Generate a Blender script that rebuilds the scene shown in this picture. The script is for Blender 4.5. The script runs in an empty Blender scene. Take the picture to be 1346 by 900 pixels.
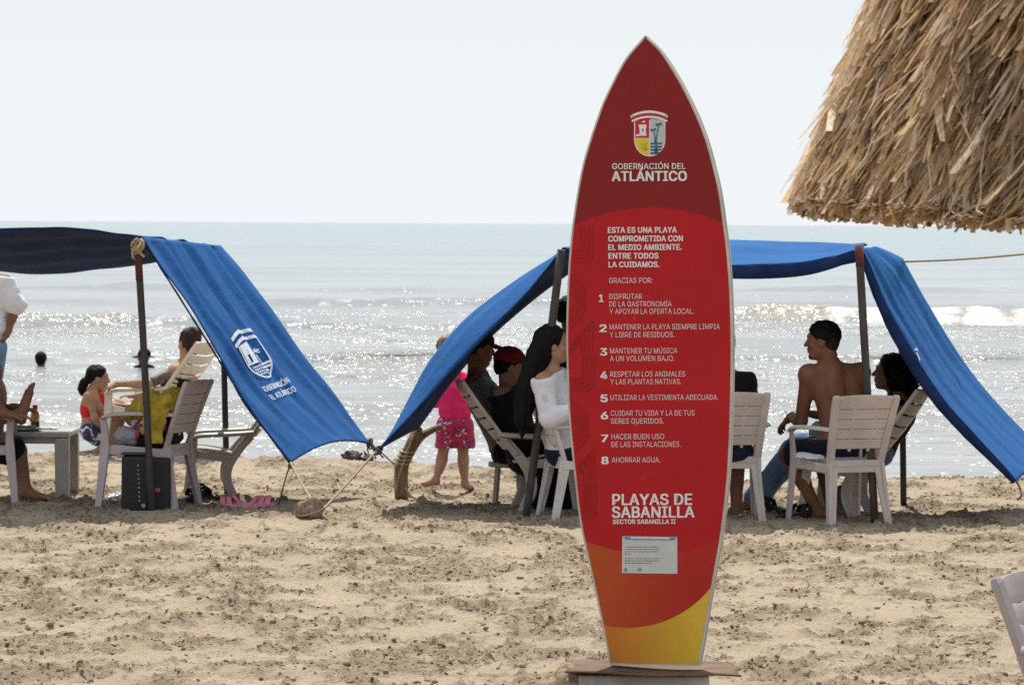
import bpy, bmesh, math, random
import numpy as np
from mathutils import Vector, Matrix, Quaternion

SC = bpy.context.scene
COL = SC.collection
R = math.radians
random.seed(7)
RNG = np.random.RandomState(11)

# ------------------------------------------------------------------ camera
EYE = 1.95                       # height of the lens above the sand
FPX = 5000.0                     # focal length in pixels of the 1346 px wide photograph
CAM_M = Matrix.Rotation(R(90) - math.atan((450 - 294.0) / FPX), 4, 'X') @ Matrix.Rotation(R(0.34), 4, 'Z')
cd = bpy.data.cameras.new('camera')
cam = bpy.data.objects.new('camera', cd)
COL.objects.link(cam)
cam.matrix_world = Matrix.Translation((0, 0, EYE)) @ CAM_M
cd.sensor_width = 36.0
cd.lens = 36.0 * FPX / 1346.0
cd.clip_start = 0.5
cd.clip_end = 60000.0
cd.dof.use_dof = True
cd.dof.focus_distance = 17.2
cd.dof.aperture_fstop = 13.0
SC.camera = cam

# ------------------------------------------------------------------ light
SUN_EL, SUN_AZ = 61.0, -4.0      # ahead of the camera, high, slightly to the left
world = bpy.data.worlds.new('World')
SC.world = world
world.use_nodes = True
wn = world.node_tree
for n in list(wn.nodes):
    wn.nodes.remove(n)
w_out = wn.nodes.new('ShaderNodeOutputWorld')
w_bg = wn.nodes.new('ShaderNodeBackground')
w_sky = wn.nodes.new('ShaderNodeTexSky')
w_sky.sky_type = 'NISHITA'
w_sky.sun_disc = False
w_sky.sun_elevation = R(SUN_EL)
w_sky.sun_rotation = R(SUN_AZ)
w_sky.altitude = 0.0
w_sky.air_density = 1.0
w_sky.dust_density = 1.0
w_sky.ozone_density = 1.5
w_bg.inputs['Strength'].default_value = 0.085
# thin bright sea haze veiling the sky, thickest low down
w_tc = wn.nodes.new('ShaderNodeTexCoord')
w_sep = wn.nodes.new('ShaderNodeSeparateXYZ')
wn.links.new(w_tc.outputs['Generated'], w_sep.inputs[0])
w_rmp = wn.nodes.new('ShaderNodeValToRGB')
w_rmp.color_ramp.interpolation = 'B_SPLINE'
for w_e, (w_p, w_v) in zip([w_rmp.color_ramp.elements[0], w_rmp.color_ramp.elements[1], w_rmp.color_ramp.elements.new(0.3)], [(0.0, 0.95), (0.50, 0.0), (0.12, 0.34)]):
    w_e.position = w_p
    w_e.color = (w_v, w_v, w_v, 1)
wn.links.new(w_sep.outputs['Z'], w_rmp.inputs[0])
w_mix = wn.nodes.new('ShaderNodeMix')
w_mix.data_type = 'RGBA'
wn.links.new(w_rmp.outputs[0], w_mix.inputs[0])
wn.links.new(w_sky.outputs[0], w_mix.inputs[6])
w_mix.inputs[7].default_value = (10.6, 11.1, 11.8, 1)
wn.links.new(w_mix.outputs[2], w_bg.inputs['Color'])
wn.links.new(w_bg.outputs[0], w_out.inputs['Surface'])

sd = bpy.data.lights.new('sun', 'SUN')
sd.energy = 5.0
sd.angle = R(0.55)
sd.color = (1.0, 0.94, 0.84)
sun = bpy.data.objects.new('sun', sd)
COL.objects.link(sun)
to_sun = Vector((math.sin(R(SUN_AZ)) * math.cos(R(SUN_EL)), math.cos(R(SUN_AZ)) * math.cos(R(SUN_EL)), math.sin(R(SUN_EL))))
sun.rotation_euler = to_sun.to_track_quat('Z', 'Y').to_euler()
sun.location = to_sun * 60

SC.view_settings.view_transform = 'Standard'
SC.view_settings.look = 'None'
SC.view_settings.exposure = 0.10
SC.view_settings.gamma = 1.0
SC.view_settings.use_curve_mapping = False
SC.render.engine = 'CYCLES'
SC.cycles.max_bounces = 8
SC.cycles.diffuse_bounces = 4
SC.cycles.use_denoising = False
SC.cycles.sample_clamp_indirect = 6.0
SC.cycles.sample_clamp_direct = 14.0

# ------------------------------------------------------------------ placing helpers
_CM = CAM_M.to_3x3()


def ray(px, py):
    return _CM @ Vector(((px - 673.0) / FPX, -(py - 450.0) / FPX, -1.0))


def P(px, py, d):
    """the world point that lies d metres ahead along that line of sight"""
    r = ray(px, py)
    return Vector((0, 0, EYE)) + r * (d / r.y)


def G(px, py, z=0.0):
    """where that line of sight meets the height z"""
    r = ray(px, py)
    return Vector((0, 0, EYE)) + r * ((z - EYE) / r.z)


# ------------------------------------------------------------------ noise (numpy)
def _hash(*ix):
    h = np.zeros(np.broadcast(*ix).shape, dtype=np.uint32)
    for k, i in enumerate(ix):
        h = h ^ (i.astype(np.int64).astype(np.uint32) * np.uint32((0x9E3779B1, 0x85EBCA77, 0xC2B2AE3D)[k]))
        h = h ^ (h >> np.uint32(15))
        h = h * np.uint32(0x2C1B3C6D)
    h = h ^ (h >> np.uint32(12))
    h = h * np.uint32(0x297A2D39)
    h = h ^ (h >> np.uint32(15))
    return h.astype(np.float64) / 4294967295.0


def noise2(x, y, seed=0):
    x = x + seed * 17.31
    y = y - seed * 9.73
    xi, yi = np.floor(x), np.floor(y)
    fx, fy = x - xi, y - yi
    ux, uy = fx * fx * (3 - 2 * fx), fy * fy * (3 - 2 * fy)
    a, b = _hash(xi, yi), _hash(xi + 1, yi)
    c, d = _hash(xi, yi + 1), _hash(xi + 1, yi + 1)
    return (a + (b - a) * ux) * (1 - uy) + (c + (d - c) * ux) * uy - 0.5


def fbm2(x, y, octaves=4, seed=0, gain=0.5):
    s, amp = 0.0, 1.0
    for o in range(octaves):
        s = s + amp * noise2(x * 2 ** o * 1.03, y * 2 ** o * 0.97, seed + o * 3)
        amp *= gain
    return s


def noise3(x, y, z, seed=0):
    x = x + seed * 7.7
    xi, yi, zi = np.floor(x), np.floor(y), np.floor(z)
    fx, fy, fz = x - xi, y - yi, z - zi
    ux, uy, uz = fx * fx * (3 - 2 * fx), fy * fy * (3 - 2 * fy), fz * fz * (3 - 2 * fz)
    r = 0.0
    for dx in (0, 1):
        for dy in (0, 1):
            for dz in (0, 1):
                w = (ux if dx else 1 - ux) * (uy if dy else 1 - uy) * (uz if dz else 1 - uz)
                r = r + w * _hash(xi + dx, yi + dy, zi + dz)
    return r - 0.5


def smooth(a, b, x):
    t = np.clip((x - a) / (b - a), 0, 1)
    return t * t * (3 - 2 * t)


# ------------------------------------------------------------------ materials
def new_mat(name):
    m = bpy.data.materials.new(name)
    m.use_nodes = True
    nt = m.node_tree
    return m, nt, nt.nodes['Principled BSDF']


def mix_rgb(nt, fac, a, b, blend='MIX'):
    n = nt.nodes.new('ShaderNodeMix')
    n.data_type = 'RGBA'
    n.blend_type = blend
    for sock, v in ((n.inputs[0], fac), (n.inputs[6], a), (n.inputs[7], b)):
        if hasattr(v, 'is_linked') or hasattr(v, 'node'):
            nt.links.new(v, sock)
        elif isinstance(v, (tuple, list)):
            sock.default_value = (*v[:3], 1)
        else:
            sock.default_value = v
    return n.outputs[2]


def tex_noise(nt, scale, detail=4, rough=0.55, coord='Object', stretch=None, dist=0.0):
    tc = nt.nodes.new('ShaderNodeTexCoord')
    n = nt.nodes.new('ShaderNodeTexNoise')
    n.inputs['Scale'].default_value = scale
    n.inputs['Detail'].default_value = detail
    n.inputs['Roughness'].default_value = rough
    n.inputs['Distortion'].default_value = dist
    src = tc.outputs[coord]
    if stretch:
        mp = nt.nodes.new('ShaderNodeMapping')
        mp.inputs['Scale'].default_value = stretch
        nt.links.new(src, mp.inputs[0])
        src = mp.outputs[0]
    nt.links.new(src, n.inputs['Vector'])
    return n.outputs['Fac']


def ramp(nt, fac, stops):
    n = nt.nodes.new('ShaderNodeValToRGB')
    while len(n.color_ramp.elements) < len(stops):
        n.color_ramp.elements.new(0.5)
    for e, (p, c) in zip(n.color_ramp.elements, stops):
        e.position = p
        e.color = (*c[:3], 1) if isinstance(c, (tuple, list)) else (c, c, c, 1)
    nt.links.new(fac, n.inputs[0])
    return n.outputs[0]


def bump(nt, bsdf, height, strength=0.3, dist=0.01):
    b = nt.nodes.new('ShaderNodeBump')
    b.inputs['Strength'].default_value = strength
    b.inputs['Distance'].default_value = dist
    nt.links.new(height, b.inputs['Height'])
    nt.links.new(b.outputs[0], bsdf.inputs['Normal'])


def mat(name, col, col2=None, scale=12.0, rough=0.6, bump_s=0.0, bump_scale=None, spec=0.4, stretch=None, metal=0.0, bump_d=0.01, sheen=0.0, lo=0.35, hi=0.65):
    m, nt, b = new_mat(name)
    b.inputs['Roughness'].default_value = rough
    b.inputs['Specular IOR Level'].default_value = spec
    b.inputs['Metallic'].default_value = metal
    if sheen:
        b.inputs['Sheen Weight'].default_value = sheen
    if col2 is None:
        col2 = tuple(c * 0.72 for c in col)
    f = tex_noise(nt, scale, 5, 0.6, stretch=stretch)
    nt.links.new(ramp(nt, f, [(lo, col2), (hi, col)]), b.inputs['Base Color'])
    if bump_s:
        bump(nt, b, tex_noise(nt, bump_scale or scale * 3, 4, 0.6, stretch=stretch), bump_s, bump_d)
    return m


# ------------------------------------------------------------------ objects
def base_of(parent):
    v = Vector((0, 0, 0))
    while parent is not None:
        v += parent.location
        parent = parent.parent
    return v


def link(name, me, parent=None):
    o = bpy.data.objects.new(name, me)
    COL.objects.link(o)
    if parent is not None:
        o.parent = parent
    return o


def tag(o, label=None, cat=None, group=None, kind=None):
    if label:
        o['label'] = label
    if cat:
        o['category'] = cat
    if group:
        o['group'] = group
    if kind:
        o['kind'] = kind
    return o


def thing(name, loc, label, cat, group=None):
    o = bpy.data.objects.new(name, None)
    COL.objects.link(o)
    o.empty_display_size = 0.1
    o.location = loc
    return tag(o, label, cat, group)


def np_mesh(name, verts, quads=None, tris=None, smooth_shade=True):
    me = bpy.data.meshes.new(name)
    verts = np.asarray(verts, dtype=np.float32)
    me.vertices.add(len(verts))
    me.vertices.foreach_set('co', verts.ravel())
    loops, totals = [], []
    if quads is not None and len(quads):
        loops.append(np.asarray(quads, dtype=np.int32).ravel())
        totals.append(np.full(len(quads), 4, dtype=np.int32))
    if tris is not None and len(tris):
        loops.append(np.asarray(tris, dtype=np.int32).ravel())
        totals.append(np.full(len(tris), 3, dtype=np.int32))
    loops = np.concatenate(loops)
    totals = np.concatenate(totals)
    me.loops.add(len(loops))
    me.loops.foreach_set('vertex_index', loops)
    me.polygons.add(len(totals))
    me.polygons.foreach_set('loop_start', np.concatenate(([0], np.cumsum(totals)[:-1])).astype(np.int32))
    me.polygons.foreach_set('loop_total', totals)
    me.polygons.foreach_set('use_smooth', np.full(len(totals), smooth_shade))
    me.update(calc_edges=True)
    me.validate()
    return me


def grid_quads(nr, nc):
    i = np.arange(nr * nc).reshape(nr, nc)
    return np.stack([i[:-1, :-1], i[:-1, 1:], i[1:, 1:], i[1:, :-1]], -1).reshape(-1, 4)


class MB:
    """collects shapes (world coordinates) and links them as ONE mesh object"""

    def __init__(self):
        self.v, self.f, self.s = [], [], []

    def add(self, verts, faces, smooth_shade=False):
        n = len(self.v)
        self.v += [tuple(v) for v in verts]
        self.f += [tuple(i + n for i in f) for f in faces]
        self.s += [smooth_shade] * len(faces)
        return self

    def box(self, c, size, M=None, taper=1.0):
        sx, sy, sz = (s / 2 for s in size)
        vs = []
        for z in (-1, 1):
            t = taper if z > 0 else 1.0
            for x, y in ((-1, -1), (1, -1), (1, 1), (-1, 1)):
                v = Vector((x * sx * t, y * sy * t, z * sz))
                vs.append((M @ v if M else v) + Vector(c))
        return self.add(vs, [(3, 2, 1, 0), (4, 5, 6, 7), (0, 1, 5, 4), (1, 2, 6, 5), (2, 3, 7, 6), (3, 0, 4, 7)])

    def tube(self, pts, rad, n=10, squash=1.0, up=None, cap=True):
        """swept circle (or flattened circle) along pts; rad number or list"""
        pts = [Vector(p) for p in pts]
        rad = [rad] * len(pts) if not isinstance(rad, (list, tuple)) else rad
        vs, prev = [], None
        for i, p in enumerate(pts):
            t = (pts[min(i + 1, len(pts) - 1)] - pts[max(i - 1, 0)]).normalized()
            if prev is None:
                a = Vector(up) if up else (Vector((0, 0, 1)) if abs(t.z) < 0.9 else Vector((1, 0, 0)))
            else:
                a = prev
            a = (a - t * a.dot(t)).normalized()
            prev = a
            b = t.cross(a)
            for k in range(n):
                w = 2 * math.pi * k / n
                vs.append(p + (a * math.cos(w) * squash + b * math.sin(w)) * rad[i])
        fs = []
        for i in range(len(pts) - 1):
            for k in range(n):
                fs.append((i * n + k, i * n + (k + 1) % n, (i + 1) * n + (k + 1) % n, (i + 1) * n + k))
        self.add(vs, fs, True)
        if cap:
            m = len(self.v) - len(vs)
            self.f += [tuple(m + k for k in reversed(range(n))), tuple(m + (len(pts) - 1) * n + k for k in range(n))]
            self.s += [False, False]
        return self

    def bar(self, pts, sizes, side):
        """swept rectangle: sizes (width along side, thickness) per point"""
        pts = [Vector(p) for p in pts]
        if not isinstance(sizes, list):
            sizes = [sizes] * len(pts)
        vs = []
        for i, p in enumerate(pts):
            t = (pts[min(i + 1, len(pts) - 1)] - pts[max(i - 1, 0)]).normalized()
            s = Vector(side)
            s = (s - t * s.dot(t)).normalized()
            u = t.cross(s)
            w, h = sizes[i][0] / 2, sizes[i][1] / 2
            vs += [p - s * w - u * h, p + s * w - u * h, p + s * w + u * h, p - s * w + u * h]
        fs = [(3, 2, 1, 0)]
        for i in range(len(pts) - 1):
            for k in range(4):
                fs.append((i * 4 + k, i * 4 + (k + 1) % 4, (i + 1) * 4 + (k + 1) % 4, (i + 1) * 4 + k))
        m = (len(pts) - 1) * 4
        fs.append((m, m + 1, m + 2, m + 3))
        return self.add(vs, fs)

    def sheet(self, grid, thick):
        """grid[r][c] of points given a thickness along its own normal"""
        g = np.array([[tuple(p) for p in row] for row in grid])
        du = np.gradient(g, axis=1)
        dv = np.gradient(g, axis=0)
        nn = np.cross(du, dv)
        nn /= np.linalg.norm(nn, axis=2, keepdims=True) + 1e-12
        top, bot = g + nn * thick / 2, g - nn * thick / 2
        nr, nc = g.shape[:2]
        vs = np.concatenate([top.reshape(-1, 3), bot.reshape(-1, 3)])
        q = grid_quads(nr, nc)
        m = nr * nc
        fs = [tuple(x) for x in q] + [tuple(x[::-1] + m) for x in q]
        edge = list(range(nc)) + [r * nc + nc - 1 for r in range(1, nr)] + [(nr - 1) * nc + c for c in range(nc - 2, -1, -1)] + [r * nc for r in range(nr - 2, 0, -1)]
        for i, a in enumerate(edge):
            b = edge[(i + 1) % len(edge)]
            fs.append((b, a, a + m, b + m))
        return self.add(vs, fs, True)

    def prism(self, outline, off):
        """closed outline (3-D points) extruded by the vector off"""
        n = len(outline)
        o = Vector(off)
        vs = [Vector(p) for p in outline] + [Vector(p) + o for p in outline]
        fs = [tuple(range(n)), tuple(range(2 * n - 1, n - 1, -1))]
        for i in range(n):
            j = (i + 1) % n
            fs.append((j, i, i + n, j + n))
        return self.add(vs, fs)

    def build(self, name, m, parent=None, loc=None, bevel=0.0, seg=2, normals=True):
        base = base_of(parent) if loc is None else Vector(loc)
        me = bpy.data.meshes.new(name)
        me.from_pydata([tuple(Vector(v) - base) for v in self.v], [], self.f)
        me.polygons.foreach_set('use_smooth', self.s)
        if normals:
            bm = bmesh.new()
            bm.from_mesh(me)
            bmesh.ops.recalc_face_normals(bm, faces=bm.faces)
            if bevel:
                es = [e for e in bm.edges if len(e.link_faces) == 2 and e.calc_face_angle(0) > 0.6]
                bmesh.ops.bevel(bm, geom=es, offset=bevel, segments=seg, affect='EDGES', profile=0.6, clamp_overlap=True)
            bm.to_mesh(me)
            bm.free()
        for x in (m if isinstance(m, (list, tuple)) else [m]):
            me.materials.append(x)
        o = link(name, me, parent)
        if loc is not None:
            o.location = loc
        return o


def from_np(name, me, m, parent=None, loc=None):
    base = base_of(parent) if loc is None else Vector(loc)
    co = np.empty(len(me.vertices) * 3, dtype=np.float32)
    me.vertices.foreach_get('co', co)
    co = co.reshape(-1, 3) - np.array(base, dtype=np.float32)
    me.vertices.foreach_set('co', co.ravel())
    me.update()
    for x in (m if isinstance(m, (list, tuple)) else [m]):
        me.materials.append(x)
    o = link(name, me, parent)
    if loc is not None:
        o.location = loc
    return o


def curve_pts(pts, n):
    """Catmull-Rom through control points, n samples"""
    p = np.array([tuple(q) for q in pts], dtype=float)
    if len(p) == 2:
        t = np.linspace(0, 1, n)[:, None]
        return [Vector(q) for q in p[0] * (1 - t) + p[1] * t]
    ext = np.vstack([2 * p[0] - p[1], p, 2 * p[-1] - p[-2]])
    out = []
    for s in np.linspace(0, len(p) - 1 - 1e-9, n):
        i = int(s)
        t = s - i
        a, b, c, d = ext[i], ext[i + 1], ext[i + 2], ext[i + 3]
        out.append(Vector(0.5 * (2 * b + (c - a) * t + (2 * a - 5 * b + 4 * c - d) * t * t + (3 * b - a - 3 * c + d) * t ** 3)))
    return out


# ------------------------------------------------------------------ soft bodies from a distance field
class SDF:
    def __init__(self):
        self.prims = []

    def cone(self, a, b, ra, rb, k=None, sub=False, grp=0):
        self.prims.append(('cone', np.array(a, float), np.array(b, float), ra, rb, k, sub, grp))
        return self

    def chain(self, pts, rs, k=None, grp=0):
        for i in range(len(pts) - 1):
            self.cone(pts[i], pts[i + 1], rs[i], rs[i + 1], k, grp=grp)
        return self

    def ell(self, c, r, M=None, k=None, sub=False, grp=0):
        M = np.eye(3) if M is None else np.array(M)
        self.prims.append(('ell', np.array(c, float), np.array(r, float), M, None, k, sub, grp))
        return self

    def field(self, vox, k, pad=0.0):
        lo, hi = np.full(3, 1e9), np.full(3, -1e9)
        boxes = []
        for p in self.prims:
            if p[0] == 'cone':
                r = max(p[3], p[4]) + pad
                l, h = np.minimum(p[1], p[2]) - r, np.maximum(p[1], p[2]) + r
            else:
                r = max(p[2]) + pad
                l, h = p[1] - r, p[1] + r
            boxes.append((l, h))
            if not p[6]:
                lo, hi = np.minimum(lo, l), np.maximum(hi, h)
        m = 3 * vox + 0.012
        lo, hi = lo - m, hi + m
        n = np.ceil((hi - lo) / vox).astype(int) + 1
        F = np.full(n, 0.5, dtype=np.float32)
        ax = [lo[i] + vox * np.arange(n[i]) for i in range(3)]
        for p, (l, h) in zip(self.prims, boxes):
            kk = k if p[5] is None else p[5]
            mm = 2 * kk + 3 * vox + 0.01
            i0 = np.maximum(((l - mm - lo) / vox).astype(int), 0)
            i1 = np.minimum(((h + mm - lo) / vox).astype(int) + 2, n)
            if np.any(i1 <= i0):
                continue
            sl = tuple(slice(a, b) for a, b in zip(i0, i1))
            X = ax[0][sl[0]][:, None, None]
            Y = ax[1][sl[1]][None, :, None]
            Z = ax[2][sl[2]][None, None, :]
            if p[0] == 'cone':
                a, b = p[1], p[2]
                ba = b - a
                L2 = max(ba @ ba, 1e-9)
                t = np.clip(((X - a[0]) * ba[0] + (Y - a[1]) * ba[1] + (Z - a[2]) * ba[2]) / L2, 0, 1)
                D = np.sqrt((X - a[0] - ba[0] * t) ** 2 + (Y - a[1] - ba[1] * t) ** 2 + (Z - a[2] - ba[2] * t) ** 2) - (p[3] + (p[4] - p[3]) * t) - pad
            else:
                c, r, M = p[1], p[2] + pad, p[3]
                q = [((X - c[0]) * M[0, i] + (Y - c[1]) * M[1, i] + (Z - c[2]) * M[2, i]) for i in range(3)]
                k0 = np.sqrt(sum((q[i] / r[i]) ** 2 for i in range(3)))
                k1 = np.sqrt(sum((q[i] / r[i] ** 2) ** 2 for i in range(3))) + 1e-9
                D = k0 * (k0 - 1) / k1
            S = F[sl]
            if p[6]:
                hh = np.clip(0.5 - 0.5 * (S + D) / kk, 0, 1)
                F[sl] = S + (-D - S) * hh + kk * hh * (1 - hh)
            else:
                hh = np.clip(0.5 + 0.5 * (S - D) / kk, 0, 1)
                F[sl] = S + (D - S) * hh - kk * hh * (1 - hh)
        return F, lo, ax

    def mesh(self, name, vox=0.008, k=0.02, pad=0.0, cuts=(), wrinkle=None, seed=0):
        """cuts: (point, normal) half spaces whose normal side is cut away; wrinkle: (amplitude, (sx,sy,sz))"""
        F, lo, ax = self.field(vox, k, pad)
        X, Y, Z = ax[0][:, None, None], ax[1][None, :, None], ax[2][None, None, :]
        if wrinkle:
            amp, sc = wrinkle
            near = np.abs(F) < 0.05 + amp
            idx = np.nonzero(near)
            nv = noise3(ax[0][idx[0]] * sc[0], ax[1][idx[1]] * sc[1], ax[2][idx[2]] * sc[2], seed)
            nv = nv + 0.5 * noise3(ax[0][idx[0]] * sc[0] * 2.1, ax[1][idx[1]] * sc[1] * 2.1, ax[2][idx[2]] * sc[2] * 2.1, seed + 4)
            F[idx] += (amp * nv).astype(np.float32)
        for c, nrm in cuts:
            c, nrm = np.array(c, float), np.array(nrm, float)
            nrm = nrm / np.linalg.norm(nrm)
            F = np.maximum(F, (X - c[0]) * nrm[0] + (Y - c[1]) * nrm[1] + (Z - c[2]) * nrm[2])
        return surface_nets(name, F.astype(np.float32), lo, vox)


def surface_nets(name, F, lo, vox):
    ins = F < 0
    nx, ny, nz = F.shape
    c = [(i, j, k) for i in (0, 1) for j in (0, 1) for k in (0, 1)]
    cnt = sum(ins[i:nx - 1 + i, j:ny - 1 + j, k:nz - 1 + k].astype(np.int8) for i, j, k in c)
    act = (cnt > 0) & (cnt < 8)
    cells = np.argwhere(act)
    vid = np.full(act.shape, -1, dtype=np.int64)
    vid[act] = np.arange(len(cells))
    acc = np.zeros((len(cells), 3))
    num = np.zeros(len(cells))
    for a in range(3):
        for o1 in (0, 1):
            for o2 in (0, 1):
                s = [0, 0, 0]
                oth = [x for x in range(3) if x != a]
                s[oth[0]], s[oth[1]] = o1, o2
                e = list(s)
                e[a] = 1
                f0 = F[cells[:, 0] + s[0], cells[:, 1] + s[1], cells[:, 2] + s[2]]
                f1 = F[cells[:, 0] + e[0], cells[:, 1] + e[1], cells[:, 2] + e[2]]
                cr = (f0 < 0) != (f1 < 0)
                t = np.where(cr, f0 / np.where(cr, f0 - f1, 1), 0)
                for x in range(3):
                    acc[:, x] += np.where(cr, s[x] + (t if x == a else 0), 0)
                num += cr
    V = lo + vox * (cells + acc / num[:, None])
    Q = []
    for a in range(3):
        b, d = (a + 1) % 3, (a + 2) % 3
        sl0 = [slice(None)] * 3
        sl1 = [slice(None)] * 3
        sl0[a] = slice(0, -1)
        sl1[a] = slice(1, None)
        ch = ins[tuple(sl0)] != ins[tuple(sl1)]
        for ax_ in (b, d):
            z = [slice(None)] * 3
            z[ax_] = 0
            ch[tuple(z)] = False
            z[ax_] = -1
            ch[tuple(z)] = False
        e = np.argwhere(ch)
        if not len(e):
            continue
        flip = ins[e[:, 0], e[:, 1], e[:, 2]]

        def at(db, dd):
            q = e.copy()
            q[:, b] -= db
            q[:, d] -= dd
            return vid[q[:, 0], q[:, 1], q[:, 2]]
        q = np.stack([at(1, 1), at(0, 1), at(0, 0), at(1, 0)], -1)
        q[~flip] = q[~flip][:, ::-1]
        Q.append(q)
    Q = np.concatenate(Q)
    Q = Q[(Q >= 0).all(1)]
    return np_mesh(name, V, quads=Q)
# ================================================================== SETTING
# ------------------------------------------------------------------ sand
def crest_y(x):
    """distance of the edge where the beach drops to the water"""
    xs = [-400, -60, -3.64, -1.69, -0.6, 0.16, 1.2, 1.85, 2.6, 3.88, 60, 400]
    ys = [60, 36, 31.6, 30.9, 30.4, 29.6, 28.7, 28.35, 28.5, 28.7, 30, 50]
    return np.interp(x, xs, ys) + 0.12 * noise2(x * 1.1, x * 0 + 3.3, 5) + 0.05 * noise2(x * 4.0, x * 0 + 1.3, 6)


def dampness(x, y):
    """patches where feet have turned up darker, rougher sand"""
    wx = x + 0.10 * noise2(x * 5, y * 4, 71)
    return smooth(-0.38, 0.46, fbm2(wx * 3.9, y * 3.2, 5, 9, 0.76) + 0.15 * noise2(x * 0.6, y * 0.5, 14))


def sand_height(x, y, fine=True):
    yc = crest_y(x)
    z = 0.05 * fbm2(x * 0.35, y * 0.28, 2, 1) * smooth(-40, 5, y)
    # churned footprints: ridged lumps, stronger in some patches
    patch = dampness(x, y)
    wx, wy = x + 0.16 * noise2(x * 3.1, y * 2.6, 21), y + 0.20 * noise2(x * 2.7, y * 3.0, 22)
    r1 = 1 - np.abs(2 * noise2(wx * 3.4, wy * 2.6, 2))
    r2 = 1 - np.abs(2 * noise2(wx * 8.3, wy * 6.9, 3))
    z = z + (0.4 + 0.6 * patch) * (0.017 * (r1 - 0.6) + 0.016 * (r2 - 0.6) * (0.3 + 0.7 * patch))
    # steps left by feet: little hollows with a pushed-up rim
    hol = noise2(x * 3.0 + 1.7, y * 2.0, 12)
    z = z - 0.024 * smooth(0.16, 0.36, hol) + 0.010 * smooth(0.06, 0.15, hol) * (1 - smooth(0.15, 0.24, hol))
    if fine:
        cl = noise2(wx * 17, wy * 13, 4)
        z = z + (0.12 + 0.88 * patch ** 1.5) * 0.020 * smooth(0.16, 0.28, cl)
        z = z + (0.15 + 0.85 * patch ** 1.5) * 0.014 * smooth(0.14, 0.26, noise2(x * 34, y * 24, 7)) + 0.005 * noise2(x * 21, y * 14, 17) + 0.005 * noise2(x * 60, y * 44, 8)
    z = z + 0.05 * np.exp(-((y - yc + 0.25) / 0.5) ** 2)
    drop = np.clip(y - yc, 0, None)
    z = z - 0.13 * drop - 0.05 * smooth(0, 0.4, drop)
    return np.maximum(z, -6)


def build_sand():
    xs = np.concatenate([-np.geomspace(2500, 5.0, 40), np.linspace(-4.7, 4.7, 1120), np.geomspace(5.0, 2500, 40)])
    ys = np.concatenate([np.linspace(-900, -30, 12), np.linspace(-25, 15.0, 60), np.linspace(15.2, 33.0, 860), np.linspace(33.4, 60, 30)])
    X, Y = np.meshgrid(xs, ys)
    Z = sand_height(X, Y)
    me = np_mesh('sand', np.stack([X, Y, Z], -1).reshape(-1, 3), quads=grid_quads(len(ys), len(xs)))
    at = me.attributes.new('damp', 'FLOAT', 'POINT')
    at.data.foreach_set('value', dampness(X, Y).astype(np.float32).ravel())
    m, nt, b = new_mat('beach_sand')
    b.inputs['Roughness'].default_value = 0.95
    b.inputs['Specular IOR Level'].default_value = 0.15
    dry = ramp(nt, tex_noise(nt, 2.2, 5, 0.6, stretch=(1, 0.7, 1)), [(0.3, (0.43, 0.347, 0.247)), (0.7, (0.515, 0.425, 0.313))])
    da = nt.nodes.new('ShaderNodeAttribute')
    da.attribute_name = 'damp'
    damp = ramp(nt, da.outputs['Fac'], [(0.0, 0.0), (0.35, 0.14), (1.0, 0.66)])
    c = mix_rgb(nt, damp, dry, (0.262, 0.202, 0.138))
    # scattered dark crumbs of damp sand and driftwood bits
    patchy = da.outputs['Fac']
    crumbs = ramp(nt, tex_noise(nt, 22.0, 5, 0.75, stretch=(1, 0.6, 1)), [(0.54, 0.0), (0.58, 0.8)])
    crumbs = mix_rgb(nt, 1.0, crumbs, mix_rgb(nt, patchy, (0.28, 0.28, 0.28), (1, 1, 1)), 'MULTIPLY')
    c = mix_rgb(nt, crumbs, c, (0.10, 0.072, 0.048))
    grain = ramp(nt, tex_noise(nt, 140.0, 2, 0.6), [(0.3, (0.82, 0.82, 0.82)), (0.7, (1.1, 1.1, 1.1))])
    c = mix_rgb(nt, 1.0, c, grain, 'MULTIPLY')
    nt.links.new(c, b.inputs['Base Color'])
    bump(nt, b, tex_noise(nt, 36.0, 6, 0.75), 0.9, 0.03)
    o = from_np('sand', me, m)
    tag(o, 'pale trampled beach sand with footprints', None, kind='structure')


build_sand()


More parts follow.
